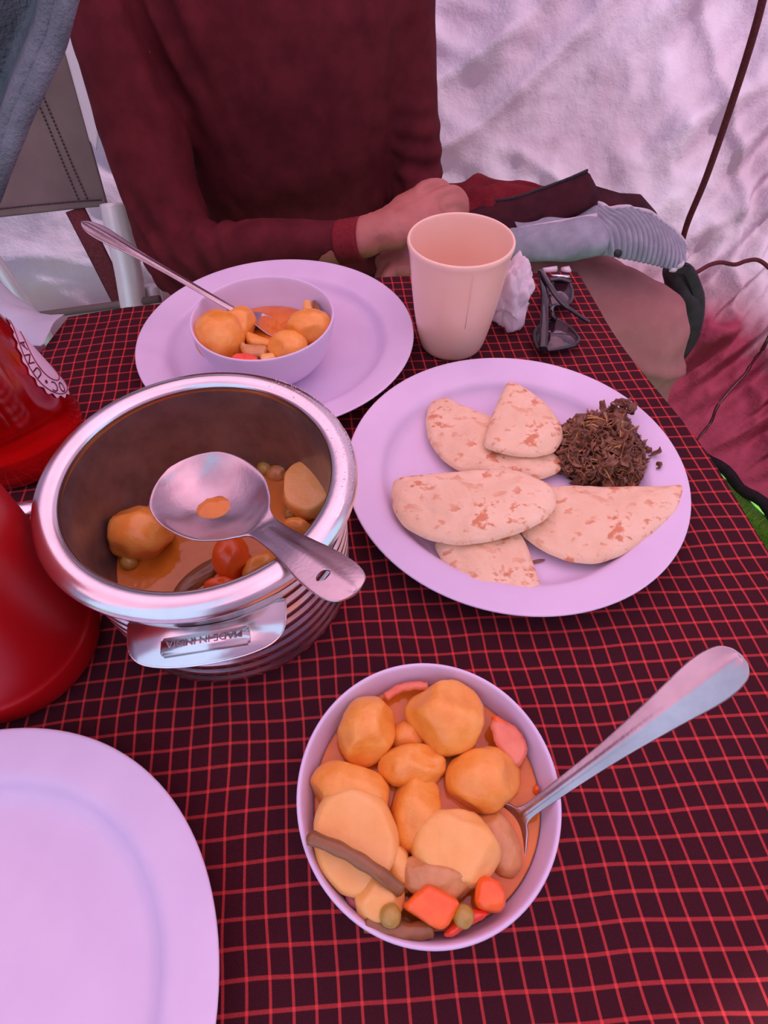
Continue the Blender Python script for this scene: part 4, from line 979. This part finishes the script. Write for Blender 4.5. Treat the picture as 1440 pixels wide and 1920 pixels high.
def fl_(u, v):
    z = lerp(.62, -.03, v)
    a = [atY(-260, -600, .56), atY(-200, -60, .56), atY(-170, 450, .56)]
    r = [atY(250, -600, .60), atY(150, -60, .565), atY(118, 70, .56), atY(60, 200, .55), atY(8, 340, .545), atY(-40, 430, .54)]
    t = v * 5; i = min(int(t), 4); R = r[i].lerp(r[i + 1], t - i)
    t2 = v * 2; j = min(int(t2), 1); A = a[j].lerp(a[j + 1], t2 - j)
    p = A.lerp(R, u); e = u
    p.y += .018 * math.sin(e * 9 + v * 2.5) + .006 * N3(p, 18, 3) - .018 * math.exp(-((e - .90) / .055) ** 2)
    return p
o = thing('grey_fleece', 'blurred grey fleece garment hanging at the top left corner', 'garment', tuple(fl_(.5, 0)))
child('cloth', sheet(fl_, 90, 90, .010), MT['fleece'], o)
q = crom([fl_(.99, k / 20) + Vector((0, -.004, 0)) for k in range(21)], 3); child('edge_roll', tube(q, .0075, 12), MT['fleece'], o)

# ================================================================ JACKET, HAT, PACK on the lap
jk = thing('fleece_jacket', 'maroon fleece jacket with open zipper bundled on the person\'s lap', 'jacket', (.20, .84, -.15))
def hump(pts, rs, vox=.006, it=5, seed=1, amp=.010, sc_=14):
    m_ = remesh([limb(p, r) for p, r in zip(pts, rs)], vox, it)
    def f(p, n_):
        rd = 1 - abs(N3(p, sc_, seed)) * 2; return p + n_ * (amp * (rd * rd - .4) + amp * .35 * N3(p, sc_ * 2.5, seed))
    return disp(m_, f)
jb = hump([[atY(800, 388, .86), atY(900, 386, .86), atY(1000, 392, .86), atY(1090, 396, .86), atY(1180, 422, .85)], [atY(830, 410, .82), atY(960, 400, .82), atY(1100, 420, .82)]],
          [[.030, .036, .034, .032, .024], [.03, .035, .03]], seed=2, amp=.009)
child('jacket_body', jb, MT['jacket'], jk)
JT = [(868, 398), (905, 385), (960, 378), (1010, 362), (1060, 344), (1101, 327), (1114, 352), (1160, 366), (1198, 368), (1226, 400)]
JB = [(868, 436), (905, 440), (960, 436), (1010, 424), (1060, 414), (1101, 404), (1130, 398), (1165, 394), (1200, 400), (1230, 412)]
def jlf(u, v):
    t = u * 9; i = min(int(t), 8); a = atY(*[lerp(JT[i][k], JT[i + 1][k], t - i) for k in (0, 1)], .800); b = atY(*[lerp(JB[i][k], JB[i + 1][k], t - i) for k in (0, 1)], .768)
    p = a.lerp(b, v); p.y -= .010 * math.sin(PI * v) + .010 * (1 - 2 * abs(N3(p, 16, 5))) * math.sin(PI * v) + .006 * math.sin(u * 24 + v * 4) * math.sin(PI * v); return p
jl = sheet(jlf, 110, 26, .006)
child('lining', jl, MT['jacket_dark'], jk)
zp = crom([jlf(k / 9, -.02) for k in (1, 2, 3, 4, 5)], 8)
child('zipper_tape', tube(zp, [(.004, .002)] * len(zp), 8), MT['jacket_dark'], jk)
ms = []
for i in range(0, 64):
    t = i / 64 * (len(zp) - 1); k = int(t); p = zp[k].lerp(zp[min(k + 1, len(zp) - 1)], t - k); ms.append(box(p + Vector((0, -.001, .003)), (.0018, .003, .0050), .2, .0004))
zt = child('zipper_teeth', join(ms), MT['black'], jk); zt['kind'] = 'stuff'

ht = thing('sun_hat', 'grey cotton sun hat with stitched ringed brim lying on the lap', 'hat', (.33, .75, -.08))
YH = .72
top = [(960, 425), (1020, 415), (1080, 404), (1130, 391), (1180, 388), (1220, 400), (1260, 430), (1284, 458)]
bot = [(985, 482), (1020, 480), (1060, 478), (1100, 478), (1140, 480), (1190, 489), (1235, 499), (1262, 507)]
def hb_(u, v):
    t = u * 7; i = min(int(t), 6); a = atY(*[lerp(top[i][k], top[i + 1][k], t - i) for k in (0, 1)], .760); b = atY(*[lerp(bot[i][k], bot[i + 1][k], t - i) for k in (0, 1)], .700)
    p = a.lerp(b, v); p.y -= .016 * math.sin(PI * v); p.z += .006 * math.sin(PI * v)
    cc = atY(1100, 470, .72); rr = (p - cc).length
    p.y += .045 * max(0, min(1, (.46 - u) * 8))
    if u > .42: p += Vector((.15, -.75, .6)) * .0028 * math.sin(rr * 2 * PI / .0062)
    return p
child('brim', sheet(hb_, 190, 60, .002), MT['hat'], ht)
e1 = crom([hb_(k / 30, 0) for k in range(31)], 3); child('brim_edge', tube(e1, .0028, 8), MT['hat_edge'], ht)
e2 = crom([hb_(1, k / 8) for k in range(9)] + [hb_(.97, 1.0)], 3); child('brim_edge', tube(e2, .0028, 8), MT['hat_edge'], ht)
crn = hump([[atY(950, 452, .735), atY(1030, 448, .725), atY(1095, 440, .722), atY(1124, 446, .71)], [atY(950, 468, .73), atY(1060, 462, .71), atY(1122, 460, .70)]], [[(.016, .012), (.024, .018), (.024, .020), (.016, .014)], [.015, .018, .014]], .005, 5, 3, .005, 16)
child('crown', crn, MT['hat'], ht)
child('eyelet', tube([atY(1157, 474, .688), atY(1160, 476, .684)], .0045, 12), MT['black'], ht)
child('brim_underside', sheet(lambda u, v: (atY(lerp(940, 1120, u), lerp(432, 400, u), .750)).lerp(atY(lerp(940, 1120, u), lerp(468, 425, u), .735), v), 20, 6, .002), MT['hat_edge'], ht)

bk = thing('black_pack', 'black nylon pack with strap and buckle behind the person\'s knee', 'bag', (.44, .80, -.15))
child('pack_body', remesh([limb([atY(1262, 505, .80), atY(1286, 560, .80), atY(1283, 620, .80), atY(1262, 680, .80)], [.016, .026, .025, .014])], .004, 4), MT['black'], bk)
child('buckle', box(atY(1275, 503, .775), (.026, .008, .014), -.3, .002), MT['black'], bk)
child('buckle', box(atY(1293, 642, .78), (.020, .007, .018), .4, .002), MT['black'], bk)
child('strap', tube(crom([atY(1262, 500, .775), atY(1290, 508, .775), atY(1310, 560, .78), atY(1305, 610, .78), atY(1290, 645, .78), atY(1282, 665, .78)], 6), [(.002, .008)] * 31, 8), MT['black'], bk)
